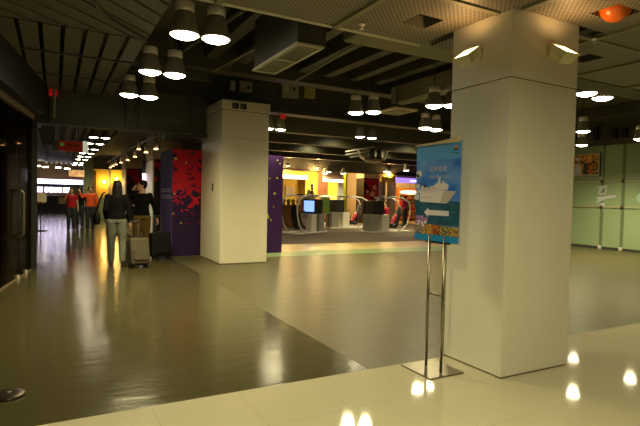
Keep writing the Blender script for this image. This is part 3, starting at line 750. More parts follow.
sheet('backing_card', [(0, 0), (1, 0), (1, 1), (0, 1)], two_tone('poster_sky', (.022, .17, .80), (.17, .40, .95), 4), 0)
sheet('title_band', [(0, .84), (1, .84), (1, 1), (0, 1)], mat('poster_band', (.09, .38, .90), .4), 1)
sheet('sea', [(0, .17), (1, .17), (1, .415), (0, .425)], two_tone('poster_sea', (.012, .085, .16), (.03, .14, .22), 14, 3), 1)
sheet('foot_bar', [(0, 0), (1, 0), (1, .065), (0, .065)], mat('poster_foot', (.01, .26, .66), .4), 4)
M['p_cloud'] = mat('poster_cloud', (.60, .66, .80), .5); M['p_white'] = mat('poster_white', (.80, .76, .82), .5)
def blob(cx, cy, rx, ry, n=12): return [(cx+rx*math.cos(2*math.pi*i/n), cy+ry*math.sin(2*math.pi*i/n)) for i in range(n)]
b = MB()
for q in (blob(.07, .705, .07, .04), blob(.04, .68, .04, .025), blob(.05, .57, .05, .03), blob(.17, .555, .05, .022), blob(.12, .52, .09, .02), blob(.03, .46, .06, .05)):
    b.prism(q, pc(1), (.0003, 0, 0))
b.build('clouds', 'p_cloud', po)
M['p_grey'] = mat('poster_ship_shade', (.56, .50, .50), .5); M['p_dark'] = mat('poster_ship_dark', (.05, .04, .07), .5); M['p_orange'] = mat('poster_orange', (.6, .22, .06), .5)
M['p_blue'] = mat('poster_outline_blue', (.07, .10, .42), .5); M['p_lilac'] = mat('poster_orchid', (.42, .20, .50), .5)
M['p_title'] = mat('poster_title', (.70, .66, .78), .5)
ship = MB()
ship.prism([(.10, .415), (.11, .45), (.10, .50), (.13, .515), (.50, .535), (.66, .525), (.92, .515), (.84, .465), (.76, .41), (.70, .395), (.12, .405)], pc(2), (.0003, 0, 0))
ship.prism([(.13, .515), (.16, .545), (.44, .575), (.47, .60), (.70, .60), (.76, .575), (.74, .53), (.50, .53)], pc(2), (.0003, 0, 0))
ship.prism([(.50, .59), (.54, .66), (.58, .665), (.57, .60)], pc(2), (.0003, 0, 0)).prism([(.61, .60), (.63, .625), (.66, .62), (.66, .60)], pc(2), (.0003, 0, 0))
ship.m(1)
for u0, v0, u1, v1 in ((.16, .52, .26, .54), (.29, .53, .37, .55), (.40, .54, .48, .56), (.55, .55, .70, .556), (.58, .575, .68, .58)):
    ship.prism([(u0, v0), (u1, v0+.006), (u1, v1), (u0, v1-.006)], pc(3), (.0003, 0, 0))
ship.prism([(.58, .40), (.76, .41), (.90, .512), (.66, .52)], pc(2.6), (.0002, 0, 0))
ship.m(2).prism([(.19, .545), (.20, .595), (.23, .60), (.25, .56)], pc(3), (.0003, 0, 0))
ship.prism([(.12, .40), (.70, .39), (.75, .402), (.70, .385), (.12, .397)], pc(3), (.0003, 0, 0))
ship.m(3)
for u in (.18, .30, .41): ship.prism([(u, .547), (u+.05, .553), (u+.05, .562), (u, .556)], pc(3.4), (.0003, 0, 0))
ship.prism([(.17, .452), (.38, .455), (.38, .459), (.17, .456)], pc(3.4), (.0003, 0, 0))
ship.build('cruise_ship', ['p_white', 'p_grey', 'p_dark', 'p_orange'], po)
ar = [(.22, .295), (.32, .345), (.32, .322), (.78, .318), (.78, .268), (.32, .268), (.32, .245)]
def grow(p, c, k): return [(c[0]+(x-c[0])*k, c[1]+(y-c[1])*(k+.14)) for x, y in p]
sheet('arrow_outline', grow(ar, (.5, .294), 1.06), 'p_blue', 3)
sheet('arrow', ar, 'p_white', 4, 'white arrow pointing left')
b = MB()
for cx, cy in ((.08, .23), (.17, .235), (.26, .215), (.12, .195), (.22, .185), (.06, .20)): b.prism(blob(cx, cy, .055, .03, 8), pc(5), (.0003, 0, 0))
b.m(1)
for cx, cy in ((.10, .20), (.18, .18), (.26, .19), (.09, .165), (.20, .155)): b.prism(blob(cx, cy, .028, .016, 7), pc(5.6), (.0003, 0, 0))
b.build('orchids', ['p_lilac', 'p_white'], po)
cols = [((.30, .12, .10), (.45, .40, .38)), ((.45, .22, .03), (.70, .45, .10)), ((.16, .03, .03), (.70, .22, .03)), ((.12, .09, .03), (.50, .45, .22)), ((.42, .14, .06), (.55, .50, .12))]
for k, (a, c) in enumerate(cols):
    sheet('picture_tile', [(k*.2, .065), (k*.2+.2, .065), (k*.2+.2, .175-.004*k), (k*.2, .18-.004*k)], two_tone('poster_tile', tuple(v*.5 for v in a), tuple(min(1, v*1.3) for v in c), 38, k*3+1), 3)
text('天秤星號', .052, 'p_title', po, lambda x, y: (-.0022, -(.52*PW)-x, .722*PH+y), 'title_lettering')
text('SuperStar Libra', .038, 'p_title', po, lambda x, y: (-.0022, -(.55*PW)-x, .655*PH+y), 'subtitle_lettering')
b = MB().prism([(.84, .945), (.89, .975), (.94, .945)], pc(2), (.0003, 0, 0)).m(1).prism([(.83, .925), (.95, .925), (.93, .945), (.85, .945)], pc(2), (.0003, 0, 0)).prism([(.82, .895), (.96, .895), (.96, .901), (.82, .901)], pc(2), (.0003, 0, 0))
b.build('small_logo', [mat('poster_logo_orange', (.65, .28, .05), .5), 'p_dark'], po)

# ================================================================= PURPLE KIOSK
t = thing('purple_kiosk', 'purple display booth with red splash mural behind the far pillar', 'booth', (2.35, 11.5, 0))
MB().box(.02, 2.70, .02, 1.4, 0, 2.42).build('carcass', 'purple', t)
MB().box(0, 2.02, -.01, .02, .0, 2.44).build('mural_panel', 'mural', t, label='dark purple panel with bright red splashes')
sd = MB().box(-.01, .02, .02, 1.4, 0, 2.44).build('side_panel', 'violet', t, label='violet side panel with blue specks')
for r_, z in enumerate((1.53, 1.48, 1.38, 1.33)):
    b = MB()
    y = 1.25
    while y > .12:
        wd = random.uniform(.05, .12); b.box(-.014, -.01, max(.1, y-wd), y, z-.015, z+.012); y -= wd+.03
    b.build('lettering_line', 'pale_text', sd)
rp = MB().box(2.02, 2.72, -.01, .02, 0, 2.44).build('plain_panel', 'purple', t)
b = MB()
for (x, z, r_) in ((.20, .0, .0),):
    pass
for px, z, r_ in ((2.62, 2.32, .022), (2.30, 2.14, .045), (2.69, 2.24, .02), (2.42, 1.86, .02), (2.62, 1.88, .025), (2.28, 1.70, .02), (2.56, 1.49, .032), (2.28, 1.35, .024), (2.54, 1.16, .018), (2.20, 1.08, .02)):
    b.cyl((px-.06, -.014, z), (px-.06, -.01, z), r_, seg=12)
b.prism([(2.36, .98), (2.38, .99), (2.42, .88), (2.38, .85)], lambda u, v: (u-.05, -.014, v), (0, .004, 0)).prism([(2.44, .86), (2.47, .85), (2.49, .80), (2.46, .80)], lambda u, v: (u-.05, -.014, v), (0, .004, 0))
b.m(1).prism([(2.24, 1.02), (2.34, .99), (2.26, .94)], lambda u, v: (u-.05, -.014, v), (0, .004, 0))
b.build('dots', ['dot_lime', 'dot_red'], rp)
b = MB()
for x, z, r_ in ((.06, 2.22, .035), (.30, 2.14, .024), (.03, .98, .02), (.20, .76, .018), (.04, 1.42, .022)): MB().cyl((x, -.014, z), (x, -.01, z), r_, seg=10).build('dot', 'dot_lime', t)
# ceiling duct above the kiosk
tag(MB().smooth().cyl((2.3, 12.3, 2.95), (3.9, 12.3, 2.95), .26, seg=20).tube([(2.7, 12.3, 3.15), (2.7, 12.3, 3.5)], .02, 6).build('round_duct', 'grey'), 'dark round duct lying above the purple kiosk', 'duct')

# ================================================================= RACING SIMULATORS
def simulator(label, loc, rz):
    t = thing('racing_simulator', label, 'simulator', loc, rz, 'racing simulators on the carpet')
    MB().box(-1.1, 1.1, -.42, .42, 0, .05, .01).build('platform', 'white_p', t)
    MB().box(-1.0, -.62, -.3, .3, .05, .74, .01).build('rear_cabinet', 'grey', t)
    MB().box(-.40, -.04, -.32, .32, .05, .74, .015).build('front_cabinet', 'white_p', t)
    MB().box(-1.02, -.1, -.28, .28, .70, .76, .01).build('shelf', 'grey', t)
    mo = MB().box(-.86, -.30, -.30, .30, .76, 1.34, .03).build('monitor', 'black', t)
    MB().box(-.30, -.288, -.25, .25, .84, 1.28).build('screen', 'screen_blue', mo)
    st = MB().smooth()
    st.loft([(.30, 0, .16, .26, .22), (.34, 0, .28, .26, .24), (.42, 0, .34, .14, .24)])
    st.build('seat_base', 'seat_black', t)
    b = MB().smooth()
    rings = []
    for x, z, w_, d_ in ((.42, .22, .24, .09), (.52, .45, .25, .08), (.62, .75, .24, .07), (.68, .95, .17, .06), (.71, 1.08, .12, .05), (.72, 1.13, .05, .03)):
        rings.append(b.ring(Vector((x, 0, z)), Vector((1, 0, 0)), Vector((0, 1, 0)), d_, w_, 14))
    b.skin(rings).build('seat_back', 'seat_black', t)
    MB().smooth().ell((.43, 0, .55), (.05, .16, .24), Matrix.Rotation(R(22), 3, 'Y')).ell((.24, 0, .37), (.17, .18, .03)).build('seat_pad', 'red_p', t, label='red seat padding')
    for y in (-.38, .38):
        MB().smooth().tube([(.35, y, .06), (.62, y, .12), (.86, y, .34), (1.0, y, .72), (1.02, y, 1.05), (.9, y, 1.32), (.6, y, 1.46), (.1, y, 1.52), (-.35, y, 1.44)], .03, 8).build('frame_tube', 'white_p', t)
    MB().box(-.4, .1, -.36, .36, 1.49, 1.53, .01).build('canopy', 'dark_grey', t)
    MB().smooth().tube([(-.35, 0, 1.46), (-.5, 0, 1.34)], .03, 8).build('canopy_post', 'white_p', t)
    wh = MB().smooth().tube([(.06+.05*math.sin(a*math.pi/8), .15*math.cos(a*math.pi/8), .74+.14*math.sin(a*math.pi/8)) for a in range(17)], .014, 6)
    wh.tube([(-.06, 0, .66), (.07, 0, .74)], .02, 6); wh.build('steering_wheel', 'black', t)
    MB().tube([(-.06, -.3, .1), (.02, -.3, .45), (.05, -.3, .62)], .02, 6).build('gear_lever', 'dark_grey', t)
    return t
simulator('racing simulator nearest the purple kiosk, seat on its left and blue screen lit', (8.78, 17.7, .01), R(208))
simulator('racing simulator with black monitor in the middle of the carpet, furthest back', (12.35, 20.35, .01), 0)
simulator('racing simulator nearest the poster with red padded seat facing left', (12.66, 17.6, .01), 0)
simulator('racing simulator half hidden behind the kiosk edge', (7.05, 19.6, .01), R(200))
simulator('racing simulator standing far back left of the middle one', (12.1, 22.6, .01), R(3))
# suspended chrome ring
t = thing('suspended_frame', 'chrome ring frame with long white bars hanging from the games hall ceiling', 'hanging frame', (10.75, 15.9, 2.83))
MB().smooth().tube([(-.62, 0, .62), (-.66, 0, .40), (-.55, 0, .16), (-.3, 0, .04), (.05, 0, 0), (.35, 0, .05), (.55, 0, .18), (.64, 0, .42), (.58, 0, .64)], .05, 8).build('ring', 'cap', t)
for k, (y, x0, z0, x1, z1) in enumerate(((-.2, -1.35, .30, -.1, .56), (0, -1.2, .22, .1, .44), (.2, -.9, .14, .0, .34), (.1, .1, .50, 1.0, .56))):
    MB().smooth().tube([(x0, y, z0), (x1, y, z1)], .03, 6).build('bar', 'white_p', t)
for x in (-.05, .28): MB().smooth().cyl((x, 0, .12), (x, 0, .62), .10).build('black_drum', 'black', t)
b = MB().smooth()
for x in (-.02, .22): b.cyl((x, 0, .62), (x, 0, .78), .06)
b.build('motor', 'brown_frame', t)
MB().tube([(-.02, 0, .75), (-.02, 0, .9)], .02, 6).tube([(.22, 0, .75), (.22, 0, .9)], .02, 6).tube([(-.6, 0, .62), (-.4, 0, .9)], .012, 6).build('hanger', 'dark_grey', t)
MB().box(-.4, .5, -.12, .12, .05, .12, .02).build('tray', 'brown_wall', t)

# ================================================================= SHOPS BEHIND THE HALL
struct(MB().box(8, 12.66, 24.6, 24.7, 0, 3.2).build('wall_shop', 'yellow_wall'), 'yellow back wall of the shop left of centre')
struct(MB().box(11.9, 12.66, 24.0, 24.6, 0, 3.2).build('wall_shop', 'yellow_wall'), 'yellow shop pier with a black emblem')
struct(MB().box(12.66, 15.3, 26.5, 26.6, 0, 3.2).build('wall_shop', 'pink_wall'))
struct(MB().box(14.28, 15.3, 25.4, 25.5, 0, 3.2).build('wall_shop', 'lime'), 'lime green shop wall left of the dark pillar')
struct(MB().box(13.36, 13.86, 24.0, 24.1, 0, 2.3).build('wall_shop', 'sign_yellow'), 'glowing yellow shop panel')
struct(MB().box(13.9, 14.25, 23.9, 24.2, 0, 2.85).build('trim_120', 'white_p'), 'white shop pier')
struct(MB().box(16.72, 17.2, 24.4, 24.7, 0, 2.85).build('trim_121', 'cream')); struct(MB().box(17.28, 17.62, 24.6, 24.9, 0, 2.85).build('trim_122', 'grey')); struct(MB().box(17.7, 18.15, 24.3, 24.6, 0, 2.85).build('trim_123', 'cream'))
struct(MB().box(16.6, 24, 27.4, 27.5, 0, 3.2).build('wall_shop', 'cream'))
struct(MB().box(8, 24, 24, 28, 3.15, 3.2).build('ceiling', 'cream'))
struct(MB().box(8, 24, 23.6, 28, 0, .012).build('floor', 'wood_floor'), 'warm floor inside the shops')
t = thing('lit_sign', 'long glowing yellow and white shop sign right of the kiosk', 'sign', (9.7, 23.4, 2.36))
MB().box(0, 2.05, -.06, .1, .20, .40).build('yellow_face', 'sign_yellow', t); MB().box(0, 2.0, -.06, .1, .02, .19).build('white_face', 'sign_white', t)
MB().box(-.05, 2.1, .1, .2, 0, .55).build('housing', 'brown_wall', t)
t = thing('lit_sign', 'purple glowing shop sign beside the poster', 'sign', (17.5, 23.4, 2.42))
MB().box(0, 3.2, -.06, .1, 0, .28, .03).build('purple_face', 'sign_purple', t); MB().box(1.0, 3.0, -.065, -.06, .08, .15).build('lilac_strip', 'sign_lilac', t); MB().box(.1, 3.1, .1, .14, .02, .6).build('backing', 'brown_wall', t)
tag(MB().box(16.4, 17.4, 23.34, 23.5, 2.42, 2.7).box(16.5, 17.3, 23.42, 23.52, 2.7, 2.9).build('sign_board', 'yellow_wall'), 'yellow sign board left of the purple sign', 'sign')
tag(MB().box(12.7, 13.9, 23.34, 23.5, 2.3, 2.42).build('light_strip', 'sign_white'), 'bright white light strip above the pink shop', 'light strip')
t = thing('wall_emblem', 'black leaf shaped emblem on the yellow shop pier', 'emblem', (12.3, 23.98, 2.0))
MB().prism([(0, .2), (.10, .06), (.05, 0), (.12, -.12), (0, -.22), (-.06, -.08), (-.02, 0), (-.10, .06)], lambda u, v: (u, 0, v), (0, .02, 0)).build('shape', 'black', t)
tag(MB().box(11.0, 11.5, 24.55, 24.6, 1.5, 2.0).build('notice', 'cream'), 'pale notice on the yellow back wall', 'notice')
tag(MB().box(-.5, .5, -.02, .02, 0, .8).build('green_banner', 'green_pattern', loc=(10.1, 24.575, 1.9)), 'green leafy banner hanging under the yellow sign', 'banner')
t = thing('wooden_counter', 'brown wooden counter behind the nearest simulator', 'counter', (10.0, 21.4, .01))
MB().box(-.7, .8, -.3, .3, 0, 1.0, .01).build('body', 'wood', t); MB().box(-.75, .85, -.34, .34, 1.0, 1.05, .01).build('top', 'wood', t)
for k, (x, c) in enumerate(((-.55, 'red_p'), (-.3, 'lime'), (-.05, 'sign_yellow'), (.2, 'red_p'), (.45, 'lime'))):
    if c == 'sign_yellow': c = 'dot_lime'
    t = thing('flower_pot', ['red flower pot leftmost on the wooden counter', 'green leafed pot second on the wooden counter', 'yellow green pot in the middle of the counter', 'red flower pot fourth on the wooden counter', 'green leafed pot rightmost on the wooden counter'][k], 'flower pot', (10.0+x, 21.3, 1.06), 0, 'flower pots on the counter')
    MB().smooth().lathe([(.05, 0), (.075, .1), (.07, .1)], seg=14).build('pot', 'wood', t); MB().smooth().ell((0, 0, .17), (.1, .1, .1)).ell((.05, -.03, .22), (.06, .06, .05)).build('flowers', c, t)
t = thing('display_board', 'green patterned upright board beside the blue screen', 'display board', (10.58, 19.3, .01))
MB().box(-.22, .22, -.02, .02, .7, 1.45).build('board', 'green_pattern', t); MB().box(-.2, -.16, -.015, .015, 0, .7).box(.16, .2, -.015, .015, 0, .7).build('legs', 'dark_grey', t)
# shelves in the right-hand shop
t = thing('shop_shelf', 'orange lit shelving with dark goods in the right shop', 'shelves', (20.15, 26.6, .012))
MB().box(0, .06, 0, .5, 0, 2.2).box(1.6, 1.66, 0, .5, 0, 2.2).box(.06, 1.6, .46, .5, 0, 2.2).build('carcass', 'orange_shelf', t)
for k in range(5): MB().box(.06, 1.6, 0, .46, .2+.42*k, .24+.42*k).build('shelf', 'orange_shelf', t)
for k in range(4):
    for q in range(4):
        n = thing('shop_good', 'dark boxy item on the orange shelves, %s shelf, %s from the left' % (['lowest', 'second', 'third', 'top'][k], ordinal[q]), 'merchandise', (20.41+.36*q, 26.75, .252+.42*k), 0, 'goods on the orange shelves')
        MB().box(-.1, .1, -.1, .1, 0, .24, .02).build('body', ['clamp', 'wood', 'red_p', 'dark_grey'][(k+q*3) % 4], n); MB().box(-.05, .05, -.05, .05, .24, .28, .01).build('lid', 'cream', n)
t = thing('pendant_lamp', 'orange oval lit shade over the right shop shelves', 'lamp', (20.45, 25.9, 1.92)); MB().smooth().ell((0, 0, 0), (.75, .2, .12)).build('lamp_shade', 'warm_bulb', t); MB().tube([(0, 0, .1), (0, 0, 1.24)], .012, 6).build('cord', 'dark_grey', t)
for k, (x, y) in enumerate(((10.4, 23.0), (12.2, 23.2), (13.6, 25.2), (14.7, 24.6), (17.0, 23.4), (18.2, 25.6), (19.6, 25.0), (21.0, 24.0))):
    t = thing('shop_ceiling_lamp', 'round ceiling lamp of the lit shops, %s from the kiosk side' % ordinal[k], 'lamp', (x, y, 3.0), 0, 'shop ceiling lamps')
    MB().smooth().lathe([(.10, .14), (.12, 0), (.1, -.02)], seg=14).build('body', 'cap', t); MB().lathe([(.09, -.022), (.02, -.03)], seg=14).build('lens', 'warm_bulb', t)
    MB().tube([(0, 0, .13), (0, 0, .16 if y > 24 else .74)], .01, 6).build('stem', 'dark_grey', t)
    point('bulb', t, (0, 0, -.15), 95, (1, .66, .26))
# pillar poster figures: plain red and pale shapes
b = MB()
for cx, cz, rx, rz_ in ((.30, 1.5, .22, .3), (.8, 1.75, .2, .45), (.7, 1.25, .28, .2)): b.prism([(cx+rx*math.cos(a*.524), cz+rz_*math.sin(a*.524)) for a in range(12)], lambda u, v: (u, -.024, v), (0, .003, 0))
b.m(1)
for cx, cz, rx in ((.60, 1.72, .16), (.74, 2.1, .14), (.25, 1.85, .09)): b.prism([(cx+rx*math.cos(a*.524), cz+rx*math.sin(a*.524)) for a in range(12)], lambda u, v: (u, -.027, v), (0, .003, 0))
b.build('poster_shapes', ['red_p', 'poster_y'], p3)

# ================================================================= CORRIDOR END AND SHOPS
t = struct(thing('window_2', 'bright daylit window band at the far end of the corridor', 'window', (0, 40, 0)))
MB().box(-3.2, 2.2, 0, .02, 1.98, 2.30).build('glass_pane', 'daylight', t)
b = MB()
for x0, x1 in ((-2.2, -1.45), (-1.38, -.75), (-.62, .42), (.5, 1.05)): b.box(x0, x1, 0, .02, 1.38, 1.74)
b.build('glass_pane', 'daylight', t)
b = MB()
for x in (-1.41, -.7, -.40, -.1, .15, .46): b.box(x, x+.06, -.04, 0, 1.36, 1.98)
b.box(-3, 2, -.04, 0, 1.74, 1.98); b.build('window_frame', 'dark_grey', t)
struct(MB().box(-4, 4, 40.05, 40.2, 0, 3.5).build('wall_corridor_end', 'brown_wall'))
for k, (x, z) in enumerate(((-1.0, 2.9), (-.55, 2.85), (.2, 2.85), (.75, 2.8))):
    tag(MB().box(-.16, .16, -.1, .1, 0, .06).build('far_ceiling_light', 'lens_far', loc=(x, 38.5, z+.2)), 'tiny far ceiling light above the window band, %s from the left' % ordinal[k], 'lamp', 'far lights over the window band')
t = thing('service_counter', 'navy counter with buff posters at the far end of the corridor', 'counter', (-.5, 38.6, 0))
MB().box(-.7, 1.5, 0, .6, 0, 1.1).build('body', 'blue_counter', t); MB().box(-.75, 1.55, -.05, .65, 1.1, 1.15).build('top', 'dark_grey', t)
for x in (-.55, .75): MB().box(x, x+.45, -.02, 0, .6, 1.05).build('poster', 'poster_y', t)
t = thing('menu_stand', 'black stand with slanted pale board at the left side of the corridor', 'stand', (-.46, 20.28, 0))
MB().box(-.16, .22, -.12, .12, 0, .03, .005).build('base', 'black', t)
for x in (-.1, .0): MB().box(x, x+.045, -.03, .03, .03, 1.1).build('post', 'black', t)
MB().box(-.16, .2, -.2, .2, -.012, .012, X=Matrix.Translation((0, 0, 1.2)) @ Matrix.Rotation(R(55), 4, 'X')).build('board', 'cream', t)
MB().box(-.18, .24, -.05, .05, 1.08, 1.12).build('ledge', 'black', t)
# red hanging sign
t = thing('hanging_sign', 'dark red hanging sign with green symbol and white end over the corridor', 'sign', (.02, 14.0, 2.43))
MB().box(.06, .60, -.06, .06, 0, .25, .005).build('red_box', 'red_sign', t)
MB().box(.60, .72, -.07, .07, -.02, .27, .005).build('white_end', 'panel_white', t, label='pale white end box')
MB().box(-.07, .06, -.06, .06, -.01, .27, .005).build('grey_end', 'grey', t)
MB().cyl((.135, -.066, .16), (.135, -.06, .16), .045, seg=16).build('green_symbol', 'green_spot', t)
b = MB()
for k in range(3): b.box(.24+.1*k, .31+.1*k, -.063, -.06, .13, .19)
b.box(.22, .56, -.063, -.06, .06, .075); b.build('lettering', 'gold_text', t)
MB().tube([(.1, 0, .25), (.1, 0, 1.07)], .01, 6).tube([(.5, 0, .25), (.5, 0, 1.07)], .01, 6).build('hanger', 'dark_grey', t)
t = thing('advert_box', 'small glowing picture box hanging deep in the corridor', 'lightbox', (.93, 26.9, 2.15))
MB().box(-.36, .36, -.05, .05, 0, .36).build('case', 'dark_grey', t); MB().box(-.34, .34, -.055, -.05, .02, .34).build('face', mat('advert_face', (.7, .4, .2), .4, emit=.5, ecol=(.7, .35, .15), var=.6, vscale=6), t)
MB().tube([(0, 0, .36), (0, 0, 1.3)], .01, 6).build('hanger', 'dark_grey', t)
# right-hand corridor shops
struct(MB().box(1.38, 1.85, 29.8, 30.6, 0, 3.4).build('trim_130', 'green_col'), 'grey green pillar at the right side of the corridor')
struct(MB().box(1.85, 5.0, 30.2, 30.3, 0, 3.4).build('wall_corridor', 'yellow_wall'), 'yellow corridor wall with sconces')
struct(MB().box(1.85, 5.0, 30.12, 30.2, 0, 1.15).build('baseboard_corridor', 'green_col'))
struct(MB().box(2.63, 2.75, 29.9, 30.2, 1.15, 2.8).build('trim_131', 'cream'))
struct(MB().box(1.85, 2.0, 29.9, 30.2, 0, 2.6).build('trim_132', 'wood'))
struct(MB().box(1.85, 5.0, 29.8, 30.2, 2.72, 3.4).build('trim_133', 'slab'))
for k, (x, z) in enumerate(((2.42, 2.03), (3.06, 2.2))):
    t = thing('wall_sconce', 'glowing wall sconce on the yellow corridor wall, %s' % ['left one', 'right one'][k], 'sconce', (x, 30.18, z), 0, 'sconces on the yellow wall')
    MB().smooth().ell((0, -.12, 0), (.09, .09, .11)).build('globe', 'warm_bulb', t); MB().tube([(0, 0, -.1), (0, -.1, -.12)], .015, 6).build('arm', 'brown_frame', t)
    point('bulb', t, (0, -.35, 0), 22, (1, .68, .2))
for k, (y, x0) in enumerate(((19.9, 3.2), (21.8, 3.1), (23.6, 3.2))):
    t = thing('goods_table', 'dark low goods table beside the corridor pillars, %s' % ['nearest', 'middle', 'furthest'][k], 'table', (x0, y, 0), 0, 'goods tables by the corridor')
    MB().box(-.1, .78, -.3, .3, .85, .9, .01).build('top', 'wood', t); MB().box(0, .7, -.25, .25, 0, .85).build('body', 'dark_grey', t)
struct(MB().box(4.06, 4.12, 18, 30, 0, 2.75).build('wall_corridor', 'brown_wall'))
t = thing('neon_sign', 'small lilac glowing upright sign beside the corridor pillar', 'sign', (2.93, 19.4, 1.75))
MB().box(-.06, .06, -.03, .03, 0, .42, .01).build('face', 'sign_lilac', t); MB().box(-.07, .07, .03, .06, -.02, .95).build('back', 'dark_grey', t); MB().tube([(0, .045, .9), (0, .045, 1.75)], .01, 6).build('hanger', 'dark_grey', t)

# ================================================================= PEOPLE
def finish(b, name, mname, parent, vox, smooth_it=3):
    bmesh.ops.recalc_face_normals(b.bm, faces=b.bm.faces)
    me = bpy.data.meshes.new('tmp'); b.bm.to_mesh(me); b.bm.free()
    o = bpy.data.objects.new('tmp', me); COL.objects.link(o)
    md = o.modifiers.new('r', 'REMESH'); md.mode = 'VOXEL'; md.voxel_size = vox; md.use_smooth_shade = True
    ms = o.modifiers.new('s', 'SMOOTH'); ms.factor = .5; ms.iterations = smooth_it
    bpy.context.view_layer.update()
    me2 = bpy.data.meshes.new_from_object(o.evaluated_get(bpy.context.evaluated_depsgraph_get()))
    bpy.data.objects.remove(o); me2.name = name
    me2.materials.clear(); me2.materials.append(M[mname])
    for p in me2.polygons: p.use_smooth = True
    q = bpy.data.objects.new(name, me2); COL.objects.link(q); q.parent = parent
    return q
def person(label, loc, rz, top, bottom, arms, legs=None, head=0, hair='short', h=1.7, group=None, sleeves=True, sit=False, slim=1.0, shirt_low=.88, vox=.0095):
    """faces +y; arms: {'L': (elbow, wrist, palm_dir), 'R': ...}; x>0 is the person's right"""
    t = thing('person', label, 'person', loc, rz, group); t.scale = (h/1.7,)*3
    dz = -.40 if sit else 0
    V = Vector
    torso = [(.86, .15, .105), (.93, .168, .112), (1.0, .152, .105), (1.08, .138, .095), (1.16, .14, .095), (1.27, .16, .105), (1.34, .17, .105), (1.39, .16, .092), (1.425, .10, .072), (1.45, .06, .06), (1.53, .052, .055)]
    b = MB()
    b.loft([(0, 0, z+dz, rx*slim, ry) for z, rx, ry in torso])
    HX = Matrix.Translation((0, .012, 1.585+dz)) @ Matrix.Rotation(head, 4, 'Z')
    def hp(x, y, z): return HX @ V((x, y, z))
    R3 = HX.to_3x3()
    b.ell(hp(0, -.008, .03), (.075, .094, .098), R3, 18).ell(hp(0, .03, -.045), (.058, .062, .075), R3, 16).ell(hp(0, .05, .0), (.06, .05, .07), R3, 14)
    b.ell(hp(0, .102, -.015), (.013, .02, .024), R3, 8).ell(hp(0, .09, -.085), (.028, .018, .018), R3, 8)
    for s_ in (-1, 1): b.ell(hp(s_*.077, -.005, -.01), (.012, .022, .032), R3, 8)
    b.ell(hp(0, .094, -.05), (.024, .012, .012), R3, 8)
    tb = MB(); tb.loft([(0, 0, z+dz, rx*slim+.016, ry+.016) for z, rx, ry in torso if shirt_low <= z <= 1.43])
    for sd, (el, wr, pd) in arms.items():
        s_ = 1 if sd == 'R' else -1
        sh = V((s_*.165*slim, 0, 1.375+dz)); el = V(el)+V((0, 0, dz)); wr = V(wr)+V((0, 0, dz)); pd = V(pd).normalized()
        b.tube([sh, sh.lerp(el, .5), el, el.lerp(wr, .35), wr], [.05, .044, .036, .037, .024], 10)
        b.ell(sh, (.056, .056, .056))
        ax = (wr-el).normalized()
        side = ax.cross(pd).normalized()               # across the palm
        pn = side.cross(ax).normalized()               # out of the back of the hand
        pc_ = wr+ax*.05
        b.tube([wr, wr+ax*.03, wr+ax*.085], [.022, .03, .028], 8)
        RX = Matrix((side, pn, ax)).transposed()
        b.ell(pc_, (.036, .016, .05), RX, 10)
        for q, (o_, L) in enumerate(((-.029, .066), (-.010, .076), (.010, .071), (.028, .055))):
            p0 = wr+ax*.07+side*o_; p1 = p0+ax*.025; k1 = (ax*.8-pn*.6).normalized(); k2 = (ax*.35-pn*.9).normalized()
            p2 = p1+k1*L*.5; p3 = p2+k2*L*.5
            b.tube([p0, p1, p2, p3], [.0095, .0095, .009, .0075], 7)
        th0 = wr+ax*.025-side*.026
        b.tube([th0, th0+(ax*.6-side*.7-pn*.3).normalized()*.035, th0+(ax*.6-side*.7-pn*.3).normalized()*.035+(ax*.8-side*.1-pn*.5).normalized()*.032], [.012, .011, .008], 7)
        if sleeves: tb.tube([sh, sh.lerp(el, .5), el, el.lerp(wr, .4), el.lerp(wr, .93)], [.066, .060, .052, .050, .038], 10)
        else: tb.tube([sh, sh.lerp(el, .55)], [.066, .06], 10)
        tb.ell(sh, (.07, .07, .07))
    lb = MB(); lb.loft([(0, 0, z+dz, rx*slim+.012, ry+.012) for z, rx, ry in torso if z <= 1.0])
    for s_ in (-1, 1):
        sb = MB()
        hip = V((s_*.085, 0, .88+dz))
        if legs: kn, an = (V(q) for q in legs['R' if s_ > 0 else 'L'])
        else: kn, an = V((s_*.09, .01, .48)), V((s_*.095, -.01, .08))
        b.tube([hip, hip.lerp(kn, .5), kn, kn.lerp(an, .35), an, an-V((0, 0, .03))], [.085, .074, .054, .052, .036, .034], 12)
        b.ell(hip, (.09, .09, .09)); b.ell(an+V((0, .05, -.045)), (.036, .10, .028))
        lb.tube([hip, hip.lerp(kn, .5), kn, kn.lerp(an, .5), an+V((0, 0, .0))], [.112, .102, .080, .072, .072], 12); lb.ell(hip, (.112, .115, .11))
        sb.loft([(an.x, an.y+.045, an.z-.08, .044, .125), (an.x, an.y+.045, an.z-.055, .047, .13), (an.x, an.y+.03, an.z-.025, .042, .10), (an.x, an.y-.01, an.z+.01, .040, .05)]); sb.smooth().build('shoe', 'shoe', t)
    finish(b, 'body', 'skin', t, vox)
    finish(tb, 'top', top, t, .012, 4)
    finish(lb, 'trousers', bottom, t, .012, 4)
    hb = MB(); hb.ell(hp(0, -.022, .05), (.085, .097, .092), R3, 18)
    if hair == 'long':
        c0 = [hp(0, -.045, .05), hp(0, -.055, -.03), hp(0, -.062, -.10), hp(0, -.072, -.17), hp(0, -.085, -.23), hp(0, -.09, -.27)]
        hb.loft([(p.x, p.y, p.z, rx_, ry) for p, rx_, ry in zip(c0, (.085, .092, .098, .098, .085, .05), (.085, .075, .065, .052, .04, .02))])
    elif hair == 'mid':
        for z in (.0, -.05, -.08): hb.ell(hp(0, -.05, z), (.084, .065, .05), R3, 12)
    else: hb.ell(hp(0, -.045, .005), (.076, .062, .07), R3, 12)
    finish(hb, 'hair', 'hair', t, .011, 2)
